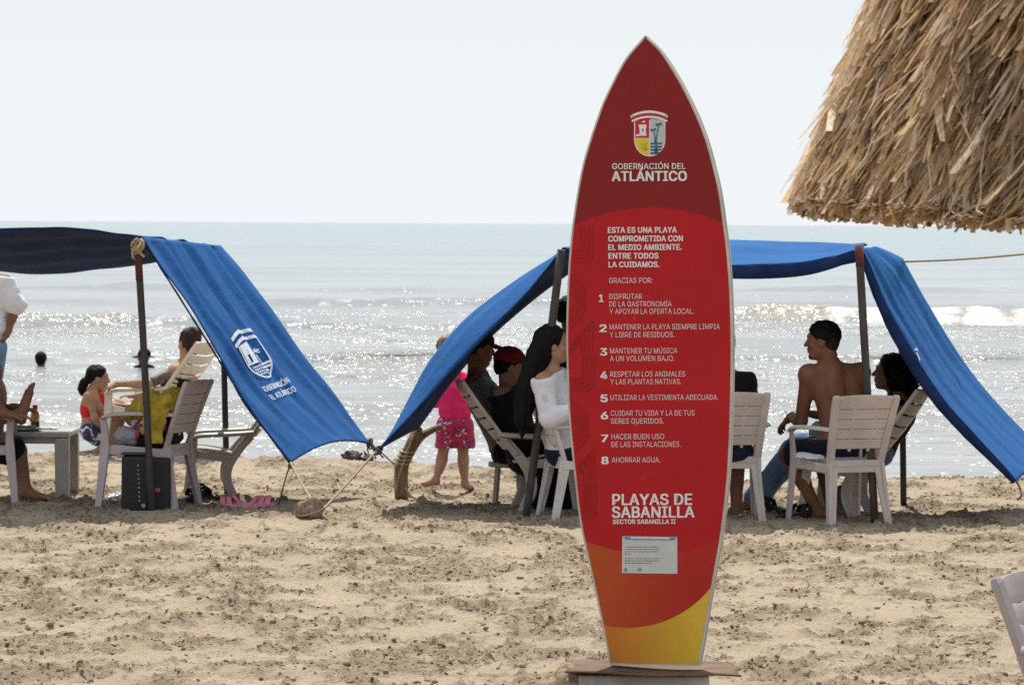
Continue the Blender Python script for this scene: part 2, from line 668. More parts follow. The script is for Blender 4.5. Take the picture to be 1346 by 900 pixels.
def build_crumbs():
    """loose crumbs of damp sand kicked up on the surface"""
    rng = np.random.RandomState(21)
    n = 90000
    x, y = rng.uniform(-4.4, 4.4, n), rng.uniform(15.3, 29.0, n)
    keep = rng.rand(n) < 0.02 + 0.60 * dampness(x, y) ** 2.2
    keep &= np.abs(x) < y * 0.15
    x, y = x[keep][:24000], y[keep][:24000]
    n = len(x)
    r = 0.0028 + 0.010 * rng.rand(n) ** 5.0 + 0.0030 * rng.rand(n)
    z = sand_height(x, y) + r * 0.25
    t = (1 + 5 ** 0.5) / 2
    iv = np.array([(-1, t, 0), (1, t, 0), (-1, -t, 0), (1, -t, 0), (0, -1, t), (0, 1, t), (0, -1, -t), (0, 1, -t), (t, 0, -1), (t, 0, 1), (-t, 0, -1), (-t, 0, 1)], float)
    iv /= np.linalg.norm(iv[0])
    fi = np.array([(0, 11, 5), (0, 5, 1), (0, 1, 7), (0, 7, 10), (0, 10, 11), (1, 5, 9), (5, 11, 4), (11, 10, 2), (10, 7, 6), (7, 1, 8), (3, 9, 4), (3, 4, 2), (3, 2, 6), (3, 6, 8), (3, 8, 9), (4, 9, 5), (2, 4, 11), (6, 2, 10), (8, 6, 7), (9, 8, 1)])
    V = iv[None] * (0.6 + 0.8 * rng.rand(n, 12, 1)) * np.stack([r * rng.uniform(0.8, 1.5, n), r * rng.uniform(0.8, 1.5, n), r * rng.uniform(0.6, 1.0, n)], -1)[:, None, :]
    V += np.stack([x, y, z], -1)[:, None, :]
    F = fi[None] + (np.arange(n) * 12)[:, None, None]
    me = np_mesh('sand_crumbs', V.reshape(-1, 3), tris=F.reshape(-1, 3))
    m = mat('damp_sand_crumb', (0.36, 0.28, 0.19), (0.20, 0.15, 0.10), scale=6, rough=0.95, spec=0.1, bump_s=0.3, bump_scale=80)
    tag(from_np('sand_crumbs', me, m), 'dark crumbs of damp sand scattered over the trampled beach', 'sand', kind='stuff')


build_crumbs()


def ground(x, y):
    return float(sand_height(np.array([x]), np.array([y]), False)[0])


# ------------------------------------------------------------------ sea
SEA_Z = -0.42


def sea_height(x, y, dy):
    z = 0.0
    for i, (L, A) in enumerate([(16, 0.20), (7.5, 0.13), (3.6, 0.085), (1.9, 0.060), (0.95, 0.036), (0.5, 0.020)]):
        keep = 1 - smooth(L * 0.22, L * 0.6, dy)
        n = noise2(x / (L * 2.4) + 0.12 * y / L, y / L, 30 + i)
        n = 0.5 - np.abs(n) * 2 if i in (1, 3) else n * 1.4
        z = z + A * keep * n
    calm = 0.35 + 0.65 * smooth(34, 48, y)
    return z * calm


BREAKERS = [  # base distance, x list, height list, foam list
    (92.0, [2, 5, 5.9, 6.4, 7.4, 7.9, 9, 13, 16, 22], [.12, .26, .38, .44, .42, .32, .36, .36, .28, .1], [.2, .45, .36, .30, .36, .72, .8, .82, .6, .2], 1),
    (87.0, [-18, -12.2, -11.3, -10.8, -10, -9.3, -8.6, -5, -1, 2], [.05, .20, .34, .30, .26, .33, .24, .16, .12, .05], [.1, .45, .4, .45, .45, .4, .45, .36, .25, .1], 2),
    (108.0, [-9, -7, -5, 0, 1, 6, 9, 16], [.05, .14, .18, .18, .14, .1, .16, .16], [.1, .2, .36, .34, .25, .1, .3, .3], 3),
    (131.0, [-20, -15, -11, -8, 4, 12, 20], [.1, .25, .28, .1, .1, .2, .1], [.0, .12, .15, .1, .1, .2, .1], 4),
    (66.0, [-10, -8, -4, 0, 4, 8, 10], [.06, .12, .10, .14, .10, .14, .08], [.05, .2, .1, .15, .1, .2, .1], 5),
    (47.0, [-6, -3, 0, 3, 6], [.04, .07, .04, .09, .05], [0, .05, 0, .12, .05], 6),
]


def build_sea():
    inv = np.concatenate([np.linspace(1 / 27.0, 1 / 15000.0, 760), [1 / 25000.0, 1 / 50000.0]])
    ys = 1 / inv
    side = R(8.7)
    an = np.concatenate([-np.geomspace(R(84), side * 1.02, 36), np.linspace(-side, side, 820), np.geomspace(side * 1.02, R(84), 36)])
    T, Y = np.meshgrid(np.tan(an), ys)
    X = T * Y
    dy = np.abs(np.gradient(ys))[:, None] + 0 * X
    Z = sea_height(X, Y, dy)
    foam = np.zeros_like(X)
    silt = np.zeros_like(X)
    for d, bx, bh, bf, sd_ in BREAKERS:
        yb = d + 1.6 * noise2(X * 0.11, X * 0 + 2.2, 50 + sd_) + 0.5 * noise2(X * 0.6, X * 0 + 1.2, 60 + sd_)
        h = np.interp(X, bx, bh, left=0.02, right=0.02) * (1 + 0.5 * noise2(X * 0.9, X * 0 + 7.1, 70 + sd_))
        f = np.interp(X, bx, bf, left=0.0, right=0.0)
        s = Y - yb
        w = np.where(s < 0, 0.55, 2.4) * d / 90
        prof = np.exp(-(s / w) ** 2)
        Z = Z + h * prof
        n = fbm2(X * 1.6, Y * 0.9, 4, 80 + sd_)
        n2 = fbm2(X * 0.7, Y * 0.35, 3, 90 + sd_)
        front = smooth(-2.6, -0.5, s) * (1 - smooth(0.1, 1.1, s))
        a = front * f
        Z = Z + 0.10 * smooth(0.35, 0.8, a) * (n + 0.35)
        foam = np.maximum(foam, (0.45 + 0.4 * smooth(0.5, 0.9, f)) * smooth(0.50, 0.95, a + 0.75 * n))
        wash = np.exp(-((s + 3.2) / 3.2) ** 2) * f
        foam = np.maximum(foam, 0.42 * smooth(0.45, 0.85, 0.7 * wash + 0.8 * n2))
        silt = np.maximum(silt, prof * smooth(0.22, 0.45, h) * (s < 0.9))
    # streaks of spent foam near the beach
    st = fbm2(X * 0.55, Y * 0.30, 4, 44)
    foam = foam * np.clip(0.72 + 1.1 * fbm2(X * 2.3, Y * 1.1, 4, 123), 0.15, 1.0)
    foam = np.maximum(foam, 0.22 * smooth(0.38, 0.65, st) * (1 - smooth(60, 85, Y)))
    me = np_mesh('sea', np.stack([X, Y, Z + SEA_Z], -1).reshape(-1, 3), quads=grid_quads(len(ys), len(an)))
    for nm, arr in (('foam', foam), ('silt', silt)):
        at = me.attributes.new(nm, 'FLOAT', 'POINT')
        at.data.foreach_set('value', arr.astype(np.float32).ravel())
    m, nt, b = new_mat('sea_water')
    b.inputs['IOR'].default_value = 1.33
    b.inputs['Specular IOR Level'].default_value = 0.5
    b.inputs['Roughness'].default_value = 0.13

    def attr(nm):
        a = nt.nodes.new('ShaderNodeAttribute')
        a.attribute_name = nm
        return a.outputs['Fac']
    geo = nt.nodes.new('ShaderNodeNewGeometry')
    sep = nt.nodes.new('ShaderNodeSeparateXYZ')
    nt.links.new(geo.outputs['Position'], sep.inputs[0])
    mr = nt.nodes.new('ShaderNodeMapRange')
    mr.inputs['From Min'].default_value = 35
    mr.inputs['From Max'].default_value = 420
    nt.links.new(sep.outputs['Y'], mr.inputs['Value'])
    # turbid inshore water turning green further out
    depth = ramp(nt, mr.outputs[0], [(0.0, (0.27, 0.27, 0.255)), (0.22, (0.26, 0.275, 0.265)), (1.0, (0.185, 0.255, 0.25))])
    blot = ramp(nt, tex_noise(nt, 0.05, 5, 0.6, stretch=(0.5, 1.0, 1)), [(0.35, (0.86, 0.86, 0.86)), (0.65, (1.12, 1.12, 1.12))])
    c = mix_rgb(nt, 1.0, depth, blot, 'MULTIPLY')
    c = mix_rgb(nt, attr('silt'), c, (0.36, 0.325, 0.235))
    c = mix_rgb(nt, attr('foam'), c, (0.80, 0.80, 0.78))
    nt.links.new(c, b.inputs['Base Color'])
    rr = nt.nodes.new('ShaderNodeMapRange')
    rr.inputs['To Min'].default_value = 0.15
    rr.inputs['To Max'].default_value = 0.8
    nt.links.new(attr('foam'), rr.inputs['Value'])
    nt.links.new(rr.outputs[0], b.inputs['Roughness'])
    n1 = tex_noise(nt, 1.15, 4, 0.62, stretch=(0.55, 1.0, 1))
    n2 = tex_noise(nt, 3.6, 3, 0.6, stretch=(0.6, 1.0, 1))
    mx = nt.nodes.new('ShaderNodeMath')
    mx.operation = 'MULTIPLY_ADD'
    nt.links.new(n2, mx.inputs[0])
    mx.inputs[1].default_value = 0.30
    nt.links.new(n1, mx.inputs[2])
    # steepest chop inside the line of breakers, long smooth water beyond
    far = ramp(nt, mr.outputs[0], [(0.0, 0.55), (0.05, 0.80), (0.085, 1.0), (0.125, 0.95), (0.17, 0.40), (0.30, 0.30), (1.0, 0.22)])
    gust = ramp(nt, tex_noise(nt, 0.16, 5, 0.62, stretch=(0.45, 1.0, 1)), [(0.42, 0.5), (0.60, 1.75)])
    m1 = nt.nodes.new('ShaderNodeMath')
    m1.operation = 'MULTIPLY'
    nt.links.new(mx.outputs[0], m1.inputs[0])
    nt.links.new(far, m1.inputs[1])
    m2 = nt.nodes.new('ShaderNodeMath')
    m2.operation = 'MULTIPLY'
    nt.links.new(m1.outputs[0], m2.inputs[0])
    nt.links.new(gust, m2.inputs[1])
    bump(nt, b, m2.outputs[0], 1.0, 0.36)
    o = from_np('sea', me, m)
    tag(o, 'shallow grey green sea with small breaking waves', None, kind='structure')


build_sea()
# ================================================================== SURFBOARD SIGN
try:
    FONT = bpy.data.fonts.load(bpy.utils.system_resource('DATAFILES', path='fonts') + '/Inter.woff2')
except Exception:
    FONT = None


def text_polys(s, bold=0.0, spacing=1.0):
    """flat letters as (verts2d, faces); cap height 1, starting at x = 0"""
    cu = bpy.data.curves.new('letters', 'FONT')
    cu.body = s
    if FONT:
        cu.font = FONT
    cu.size = 1.0
    cu.offset = bold
    cu.space_character = spacing
    cu.resolution_u = 3
    cu.fill_mode = 'FRONT'
    o = bpy.data.objects.new('letters', cu)
    COL.objects.link(o)
    dg = bpy.context.evaluated_depsgraph_get()
    me = bpy.data.meshes.new_from_object(o.evaluated_get(dg))
    vs = [(v.co.x, v.co.y) for v in me.vertices]
    fs = [tuple(p.vertices) for p in me.polygons]
    bpy.data.objects.remove(o)
    bpy.data.curves.remove(cu)
    bpy.data.meshes.remove(me)
    return vs, fs


_capH = None


def cap_height():
    global _capH
    if _capH is None:
        v, _ = text_polys('H')
        _capH = max(y for _x, y in v)
    return _capH


SIGN_D, SIGN_YAW = 15.75, R(11)
_o = P(857, 874, SIGN_D)
_n = Vector((-math.sin(SIGN_YAW), -math.cos(SIGN_YAW), 0))
_n = Vector((math.sin(-SIGN_YAW), -math.cos(SIGN_YAW), 0)).normalized()


def B(px, py, off=0.0):
    """a spot on the face of the board"""
    r = ray(px, py)
    e = Vector((0, 0, EYE))
    t = (_o - e).dot(_n) / r.dot(_n)
    return e + r * t + _n * off


LEFT = [(847.5, 47), (823, 76), (806.7, 105), (792.8, 134), (783, 160.5), (773, 191), (764.5, 222), (756.5, 266), (750, 316), (746.5, 362), (744.8, 410), (744.3, 450), (745.3, 495), (747.8, 552), (755.5, 630), (763, 690), (779.5, 765), (793.5, 831), (801.5, 873)]
RIGHT = [(849, 47), (871, 69.5), (894, 106), (910.5, 138), (921.5, 163), (930.5, 188), (939, 219), (946.5, 252), (952, 290), (957, 330), (960.5, 376), (962.3, 420), (962.8, 470), (962, 520), (960, 586), (956.5, 639), (948.5, 705), (938, 765), (924.5, 846), (919, 875)]


def smooth_px(pts, n):
    return [(v.x, v.y) for v in curve_pts([(x, y, 0) for x, y in pts], n)]


def inset_px(poly, d):
    out = []
    for i in range(len(poly)):
        a, b = Vector(poly[i - 1]), Vector(poly[(i + 1) % len(poly)])
        t = (b - a).normalized()
        out.append(tuple(Vector(poly[i]) + Vector((t.y, -t.x)) * d))
    return out


def px_poly(name, polys, m, parent, off):
    """flat printed shapes: polys = list of (outline in photo pixels)"""
    mb = MB()
    for p in polys:
        mb.add([B(x, y, off) for x, y in p], [tuple(range(len(p)))])
    o = mb.build(name, m, parent, normals=False)
    me = o.data
    bm = bmesh.new()
    bm.from_mesh(me)
    for f in bm.faces:
        f.normal_update()
        if f.normal.dot(_n) < 0:
            f.normal_flip()
    bm.to_mesh(me)
    bm.free()
    return o


def px_text(lines, name, m, parent, off=0.0035):
    """lines: (text, x, baseline y, cap height px, width px or None, bold)"""
    mb = MB()
    for s, x, y, h, w, bold in lines:
        vs, fs = text_polys(s, 0.0, 1.0 + bold * 1.2)
        k = h / cap_height()
        x0 = min(v[0] for v in vs)
        wide = max(v[0] for v in vs) - x0
        kx = (w / wide) if w else k
        sl = -0.004
        steps = [(0, 0)] if bold < 0.01 else [(-1, -.5), (-1, .5), (1, -.5), (1, .5), (0, 0)]
        for q, (ox, oy) in enumerate(steps):
            mb.add([B(x + (vx - x0 + ox * bold) * kx, y - (vy + oy * bold) * k + (vx - x0) * kx * sl, off + q * 0.00025) for vx, vy in vs], fs)
    return mb.build(name, m, parent, normals=False)


def lin(r, g, b):
    f = lambda c: c / 12.92 if c <= 0.04045 else ((c + 0.055) / 1.055) ** 2.4
    return tuple(f(v / 255.0) for v in (r, g, b))


def build_sign():
    root = thing('surfboard_sign', B(857, 874) - _n * 0.035, 'tall red surfboard shaped beach sign with white rules and a coat of arms', 'sign')
    L, Rr = smooth_px(LEFT, 70), smooth_px(RIGHT, 70)
    outline = L + Rr[::-1]
    white = mat('board_trim', (0.62, 0.58, 0.52), (0.46, 0.42, 0.36), scale=9, rough=0.55, bump_s=0.1)
    side = mat('board_side', (0.50, 0.44, 0.36), (0.36, 0.30, 0.23), scale=7, rough=0.7, bump_s=0.2)
    mb = MB().prism([B(x, y, 0) for x, y in outline], -_n * 0.022)
    mb.build('front_panel', white, root)
    mb = MB().prism([B(x, y, -0.0225) for x, y in inset_px(outline, 1.2)], -_n * 0.03)
    mb.build('core', side, root)
    mb = MB().prism([B(x, y, -0.053) for x, y in outline], -_n * 0.022)
    mb.build('rear_panel', white, root)

    # printed face: every pixel shape is cut to the board by clipping against the outline
    face = inset_px(outline, 2.6)

    def row(y):
        """left and right limits of the face at that height"""
        xs = []
        n = len(face)
        for i in range(n):
            (x0, y0), (x1, y1) = face[i], face[(i + 1) % n]
            if (y0 - y) * (y1 - y) <= 0 and abs(y1 - y0) > 1e-6:
                xs.append(x0 + (x1 - x0) * (y - y0) / (y1 - y0))
        return (min(xs), max(xs)) if len(xs) >= 2 else None
    # a fine printed sheet whose material regions follow the design
    ys = np.linspace(min(p[1] for p in face) + 0.2, 872.0, 420)
    NC = 120
    V, U = [], []
    for y in ys:
        r = row(y) or (850, 850)
        for c in range(NC):
            x = r[0] + (r[1] - r[0]) * c / (NC - 1)
            V.append(tuple(B(x, y, 0.0012)))
            U.append((x, y))
    me = np_mesh('printed_face', V, quads=grid_quads(len(ys), NC), smooth_shade=False)
    U = np.array(U)
    at = me.attributes.new('design', 'FLOAT_VECTOR', 'POINT')
    at.data.foreach_set('vector', np.column_stack([U / 1000.0, np.zeros(len(U))]).astype(np.float32).ravel())
    m, nt, b = new_mat('printed_vinyl')
    b.inputs['Roughness'].default_value = 0.42
    b.inputs['Specular IOR Level'].default_value = 0.16
    a = nt.nodes.new('ShaderNodeAttribute')
    a.attribute_name = 'design'
    sx = nt.nodes.new('ShaderNodeSeparateXYZ')
    nt.links.new(a.outputs['Vector'], sx.inputs[0])

    def inside(cx, cy, rx, ry=None):
        mp = nt.nodes.new('ShaderNodeMapping')
        mp.inputs['Location'].default_value = (-cx / rx, -cy / (ry or rx), 0)
        mp.inputs['Scale'].default_value = (1000.0 / rx, 1000.0 / (ry or rx), 0)
        nt.links.new(a.outputs['Vector'], mp.inputs[0])
        ln = nt.nodes.new('ShaderNodeVectorMath')
        ln.operation = 'LENGTH'
        nt.links.new(mp.outputs[0], ln.inputs[0])
        return ramp(nt, ln.outputs['Value'], [(0.994, 1.0), (1.0, 0.0)])

    def across(x0, x1, c0, c1, axis='X'):
        mr = nt.nodes.new('ShaderNodeMapRange')
        mr.inputs['From Min'].default_value = x0 / 1000
        mr.inputs['From Max'].default_value = x1 / 1000
        nt.links.new(sx.outputs[axis], mr.inputs['Value'])
        return ramp(nt, mr.outputs[0], [(0.0, c0), (1.0, c1)])
    RED = (0.47, 0.015, 0.019)
    DARK = (0.25, 0.020, 0.019)
    base = across(800, 925, (0.60, 0.19, 0.028), (0.72, 0.49, 0.05))
    mid = across(775, 905, (0.49, 0.092, 0.02), (0.45, 0.028, 0.02))
    low = mix_rgb(nt, inside(825, 685, 140), base, mid)
    low = mix_rgb(nt, across(560, 720, 0.0, 0.0, 'Y'), low, low)
    up = across(690, 700, DARK, DARK, 'Y')
    # above the big circle the board is dark red, below it orange
    half = nt.nodes.new('ShaderNodeMath')
    half.operation = 'GREATER_THAN'
    half.inputs[1].default_value = 0.5
    nt.links.new(sx.outputs['Y'], half.inputs[0])
    c = mix_rgb(nt, half.outputs[0], up, low)
    c = mix_rgb(nt, inside(855, 500, 228), c, RED)
    # sun-bleached and scuffed here and there
    wear = ramp(nt, tex_noise(nt, 5.0, 6, 0.7), [(0.35, (0.93, 0.93, 0.93)), (0.7, (1.05, 1.04, 1.04))])
    c = mix_rgb(nt, 1.0, c, wear, 'MULTIPLY')
    scuff = ramp(nt, tex_noise(nt, 30.0, 3, 0.75, stretch=(1, 1, 0.5)), [(0.735, 0.0), (0.76, 0.55)])
    c = mix_rgb(nt, scuff, c, (0.62, 0.50, 0.45))
    grime = ramp(nt, tex_noise(nt, 9.0, 5, 0.7), [(0.66, 0.0), (0.74, 0.5)])
    lowg = across(760, 840, (0, 0, 0), (1, 1, 1), 'Y')
    c = mix_rgb(nt, mix_rgb(nt, 1.0, grime, lowg, 'MULTIPLY'), c, (0.10, 0.07, 0.05))
    nt.links.new(c, b.inputs['Base Color'])
    bump(nt, b, tex_noise(nt, 14.0, 3, 0.5), 0.05, 0.01)
    from_np('printed_face', me, m, root)

    # darker woven border down the left edge
    pat = mat('border_pattern', (0.36, 0.014, 0.018), (0.335, 0.013, 0.016), rough=0.45, spec=0.16)
    pat2 = mat('border_pattern_orange', (0.50, 0.085, 0.02), (0.46, 0.075, 0.02), rough=0.45)
    strips = {0: [], 1: []}

    _sk = [0]

    def stroke(pts, w=2.0):
        _sk[0] += 1
        for (x0, y0), (x1, y1) in zip(pts, pts[1:]):
            n = max(int(math.hypot(x1 - x0, y1 - y0) / 3), 1)
            dx, dy = x1 - x0, y1 - y0
            l = math.hypot(dx, dy)
            if l < 1e-6:
                continue
            ox, oy = -dy / l * w / 2, dx / l * w / 2
            for i in range(n):
                t0, t1 = i / n, (i + 1) / n
                q = [(x0 + dx * t0 + ox, y0 + dy * t0 + oy), (x0 + dx * t1 + ox, y0 + dy * t1 + oy), (x0 + dx * t1 - ox, y0 + dy * t1 - oy), (x0 + dx * t0 - ox, y0 + dy * t0 - oy)]
                ok = True
                for x, y in q:
                    r = row(y)
                    if not r or x < r[0] + 0.6:
                        ok = False
                if ok:
                    cx, cy = q[0]
                    inside_red = (cx - 855) ** 2 + (cy - 500) ** 2 < 228 ** 2
                    strips[0 if inside_red else 1].append((q, _sk[0]))
    for y0 in (298, 466, 634):
        x1 = 779 + (y0 - 298) * 0.012
        for k in range(4):
            i = k * 5.0
            # nested hooks, then slanted bands, as on woven cloth
            stroke([(x1 - i, y0 + 0), (x1 - i, y0 + 40 - i * 0.6), (x1 - 6 - i, y0 + 47 - i), (750, y0 + 47 - i)][:4])
            stroke([(742, y0 + 50 + 8 * k), (x1 - 8, y0 + 84 + 8 * k), (742, y0 + 120 + 8 * k)])
            stroke([(x1 - i, y0 + 166), (x1 - i, y0 + 124 + i * 1.8), (742, y0 + 124 + i * 1.8 + (x1 - i - 742) * 1.0)])
    for k, mm in ((0, pat), (1, pat2)):
        if strips[k]:
            mb = MB()
            for q, n in strips[k]:
                mb.add([B(x, y, 0.0018 + 0.00006 * n) for x, y in q], [(0, 1, 2, 3)])
            mb.build('border_pattern', mm, root, normals=False)

    ink = mat('white_ink', (0.86, 0.82, 0.80), (0.80, 0.75, 0.73), rough=0.5)
    inkp = mat('pink_ink', (0.78, 0.66, 0.65), (0.72, 0.58, 0.57), rough=0.5)
    px_text([('GOBERNACIÓN DEL', 805, 222.5, 7.6, 96, 0.012)], 'department_lettering', ink, root)
    px_text([('ATLÁNTICO', 805, 238, 12.5, 97.5, 0.028)], 'department_lettering', ink, root)
    px_text([('ESTA ES UNA PLAYA', 799.5, 306, 7.2, 90, 0.030), ('COMPROMETIDA CON', 800, 317.3, 7.2, 97.5, 0.030), ('EL MEDIO AMBIENTE.', 800, 328.6, 7.2, 96, 0.030),
             ('ENTRE TODOS', 800.3, 339.9, 7.2, 65, 0.030), ('LA CUIDAMOS.', 800.5, 351.2, 7.2, 66, 0.030)], 'pledge_lettering', ink, root)
    px_text([('GRACIAS POR:', 800.7, 372, 7.0, 57, 0.004)], 'thanks_lettering', inkp, root)
    rules = [[('DISFRUTAR', 801, 393, 43), ('DE LA GASTRONOMÍA', 801, 403, 82), ('Y APOYAR LA OFERTA LOCAL.', 801.3, 412.7, 111)],
             [('MANTENER LA PLAYA SIEMPRE LIMPIA', 801.3, 433, 145), ('Y LIBRE DE RESIDUOS.', 801.6, 443.3, 85)],
             [('MANTENER TU MÚSICA', 802, 464.4, 88.5), ('A UN VOLÚMEN BAJO.', 802, 474.4, 84.5)],
             [('RESPETAR LOS ANIMALES', 802.4, 495, 98.5), ('Y LAS PLANTAS NATIVAS.', 802.4, 505, 93)],
             [('UTILIZAR LA VESTIMENTA ADECUADA.', 802.7, 525.7, 141.5)],
             [('CUIDAR TU VIDA Y LA DE TUS', 803.1, 546.2, 110), ('SERES QUERIDOS.', 803.2, 556.6, 69.5)],
             [('HACER BUEN USO', 803.7, 577, 69.5), ('DE LAS INSTALACIONES.', 803.9, 587.2, 91)],
             [('AHORRAR AGUA.', 804.2, 607.6, 64)]]
    nums = [(788, 396.6), (789, 436), (789.5, 467), (790, 497.6), (790.2, 528), (790.6, 550.5), (791, 580.5), (791.3, 609.5)]
    for i, rl in enumerate(rules):
        px_text([(t, x, y, 7.0, w, 0.002) for t, x, y, w in rl], 'rule_lettering', inkp, root)
        px_text([(str(i + 1), nums[i][0], nums[i][1], 9.4, 5.0 if i == 0 else 8.2, 0.030)], 'rule_number', ink, root)
    px_text([('PLAYAS DE', 805.5, 663.2, 14.2, 104, 0.024), ('SABANILLA', 805, 679.8, 14.2, 107.5, 0.024)], 'place_lettering', ink, root)
    px_text([('SECTOR SABANILLA II', 806, 688, 5.6, 82, 0.03)], 'sector_lettering', ink, root)

    # coat of arms
    def arc(cx, cy, rx, ry, a0, a1, n=14):
        return [(cx + rx * math.cos(R(a0 + (a1 - a0) * i / n)), cy - ry * math.sin(R(a0 + (a1 - a0) * i / n))) for i in range(n + 1)]
    crest_red = mat('crest_red', (0.50, 0.02, 0.035), (0.46, 0.02, 0.03), rough=0.45)
    crest_sky = mat('crest_sky', (0.50, 0.55, 0.62), (0.46, 0.51, 0.58), rough=0.45)
    crest_yel = mat('crest_yellow', (0.78, 0.60, 0.03), (0.72, 0.54, 0.03), rough=0.45)
    crest_green = mat('crest_green', (0.03, 0.17, 0.10), (0.03, 0.14, 0.08), rough=0.45)
    crest_blue = mat('crest_blue', (0.02, 0.10, 0.24), (0.02, 0.08, 0.20), rough=0.45)
    crest_brown = mat('crest_ochre', (0.42, 0.22, 0.03), rough=0.45)
    sh = [(833.6, 158), (874.6, 158)] + [(874.6, 183)] + arc(854.1, 184, 20.5, 21.8, 0, -180)[1:-1] + [(833.6, 183)]
    shield = px_poly('shield', [sh], ink, root, 0.0018)
    px_poly('shield_field', [[(835, 159), (853.4, 156), (853.4, 181.5), (835, 181.5)]], crest_red, shield, 0.0024)
    px_poly('shield_field', [[(854.8, 156), (873.6, 158), (873.6, 183.5)] + [p for p in arc(854.1, 184, 19.3, 20.6, 0, -88)] + [(854.8, 204)]], crest_sky, shield, 0.0024)
    px_poly('shield_field', [[(835, 182.3), (853.4, 182.3), (853.4, 204.4)] + [p for p in arc(854.1, 184, 19.2, 20.5, -92, -178)]], crest_yel, shield, 0.0024)
    px_poly('tower', [[(839.3, 164), (850.2, 164), (849, 171), (849.8, 178.6), (840.5, 178.6), (841, 171)], [(836.5, 177), (842, 176), (842, 179), (836.5, 179.5)], [(844, 159.5), (848, 159), (848, 161.2), (845, 161.4)]], ink, shield, 0.003)
    px_poly('tower_door', [[(844.2, 169), (846, 169), (846, 173), (844.2, 173)]], crest_red, shield, 0.0036)
    px_poly('waves', [[(854.9, y), (870.5 - max(0, (y - 195)) * 0.6, y - 0.4), (870.3 - max(0, (y - 195)) * 0.6, y + 1.8), (854.9, y + 2.2)] for y in (188, 192.2, 196.2, 200.6)], crest_blue, shield, 0.003)
    palm = []
    for (bx, by, tx, ty, s) in ((862.5, 203, 866, 164, 1.0), (861, 190, 859, 171, 0.85)):
        palm.append([(bx - 1, by), (bx - .6, (by + ty) / 2), (tx - .5, ty), (tx + .6, ty), (bx + 1, (by + ty) / 2), (bx + 1.2, by)])
        for a in (200, 165, 235, 20, 50, -15, 270):
            l = 5.4 * s
            ex, ey = tx + l * math.cos(R(a)), ty - l * math.sin(R(a)) * 0.75
            palm.append([(tx, ty - .8), ((tx + ex) / 2, (ty + ey) / 2 - 1.3), (ex, ey + .5), ((tx + ex) / 2, (ty + ey) / 2 + .6)])
    palm.append([(861, 195), (864.5, 194), (864.5, 201), (862, 203), (860, 201)])
    px_poly('palm', palm, crest_green, shield, 0.0038)
    dots = []
    for i in range(46):
        u, v = RNG.rand(), RNG.rand()
        x, y = 840 + 11 * u, 184 + 14 * v
        if (x - 840) > (198 - y) * 0.15 and y > 190 - (x - 840) * 0.6:
            dots.append([(x, y), (x + .9, y), (x + .9, y + .9), (x, y + .9)])
    px_poly('map_dots', dots, crest_brown, shield, 0.003)

    def band(y, th, x0, x1, sag):
        n = 14
        up_ = [(x0 + (x1 - x0) * i / n, y - sag * (1 - (2 * i / n - 1) ** 2)) for i in range(n + 1)]
        return up_ + [(x, yy + th) for x, yy in up_[::-1]]
    px_poly('ribbon', [band(151.5, 3.2, 829.5, 878, 6.0), band(158, 2.8, 830.5, 877.3, 5.6), [(828.8, 152.6), (832, 150), (832.8, 154), (830, 155.8)], [(878.4, 152.6), (875, 150), (874.4, 154), (877, 155.8)]], ink, shield, 0.0042)
    px_poly('ribbon_stripe', [band(154.6, 3.4, 831, 876.6, 5.8)], crest_red, shield, 0.0048)

    # taped-on paper notice
    paper = mat('notice_paper', (0.60, 0.62, 0.60), (0.54, 0.56, 0.55), scale=20, rough=0.35)
    blue = mat('notice_blue', (0.10, 0.30, 0.48), rough=0.4)
    grey = mat('notice_print', (0.20, 0.21, 0.22), rough=0.5)
    sheet = MB().prism([B(x, y, 0.0045) for x, y in ((818.2, 704), (890.4, 705.2), (890.6, 753.6), (817.6, 752.6))], -_n * 0.002).build('notice', paper, root)
    px_poly('notice_header', [[(819, 704.8), (889.8, 705.9), (886, 709.6), (823, 708.8)]], blue, sheet, 0.0052)
    px_poly('notice_header', [[(829, 705.3), (880.5, 706.1), (880.5, 707.9), (829, 707.1)]], ink, sheet, 0.0056)
    rows = []
    for y, w in ((718, 44), (721, 46), (724, 44), (727, 8), (733, 45), (736, 46), (739, 36)):
        x = 821.5
        while x < 821.5 + w:
            l = random.uniform(1.2, 4.0)
            rows.append([(x, y), (min(x + l, 821.5 + w), y), (min(x + l, 821.5 + w), y + 1.0), (x, y + 1.0)])
            x += l + 0.9
    px_poly('notice_print', rows, grey, sheet, 0.0052)
    stamp = mat('stamp_grey', (0.28, 0.36, 0.30), rough=0.5)
    px_poly('notice_stamp', [arc(841, 748, 3, 2.6, 0, 340, 12)], stamp, sheet, 0.0052)
    px_poly('notice_stamp', [[(820.5, 746), (824.5, 746), (824.5, 751), (820.5, 751)]], stamp, sheet, 0.0052)


build_sign()


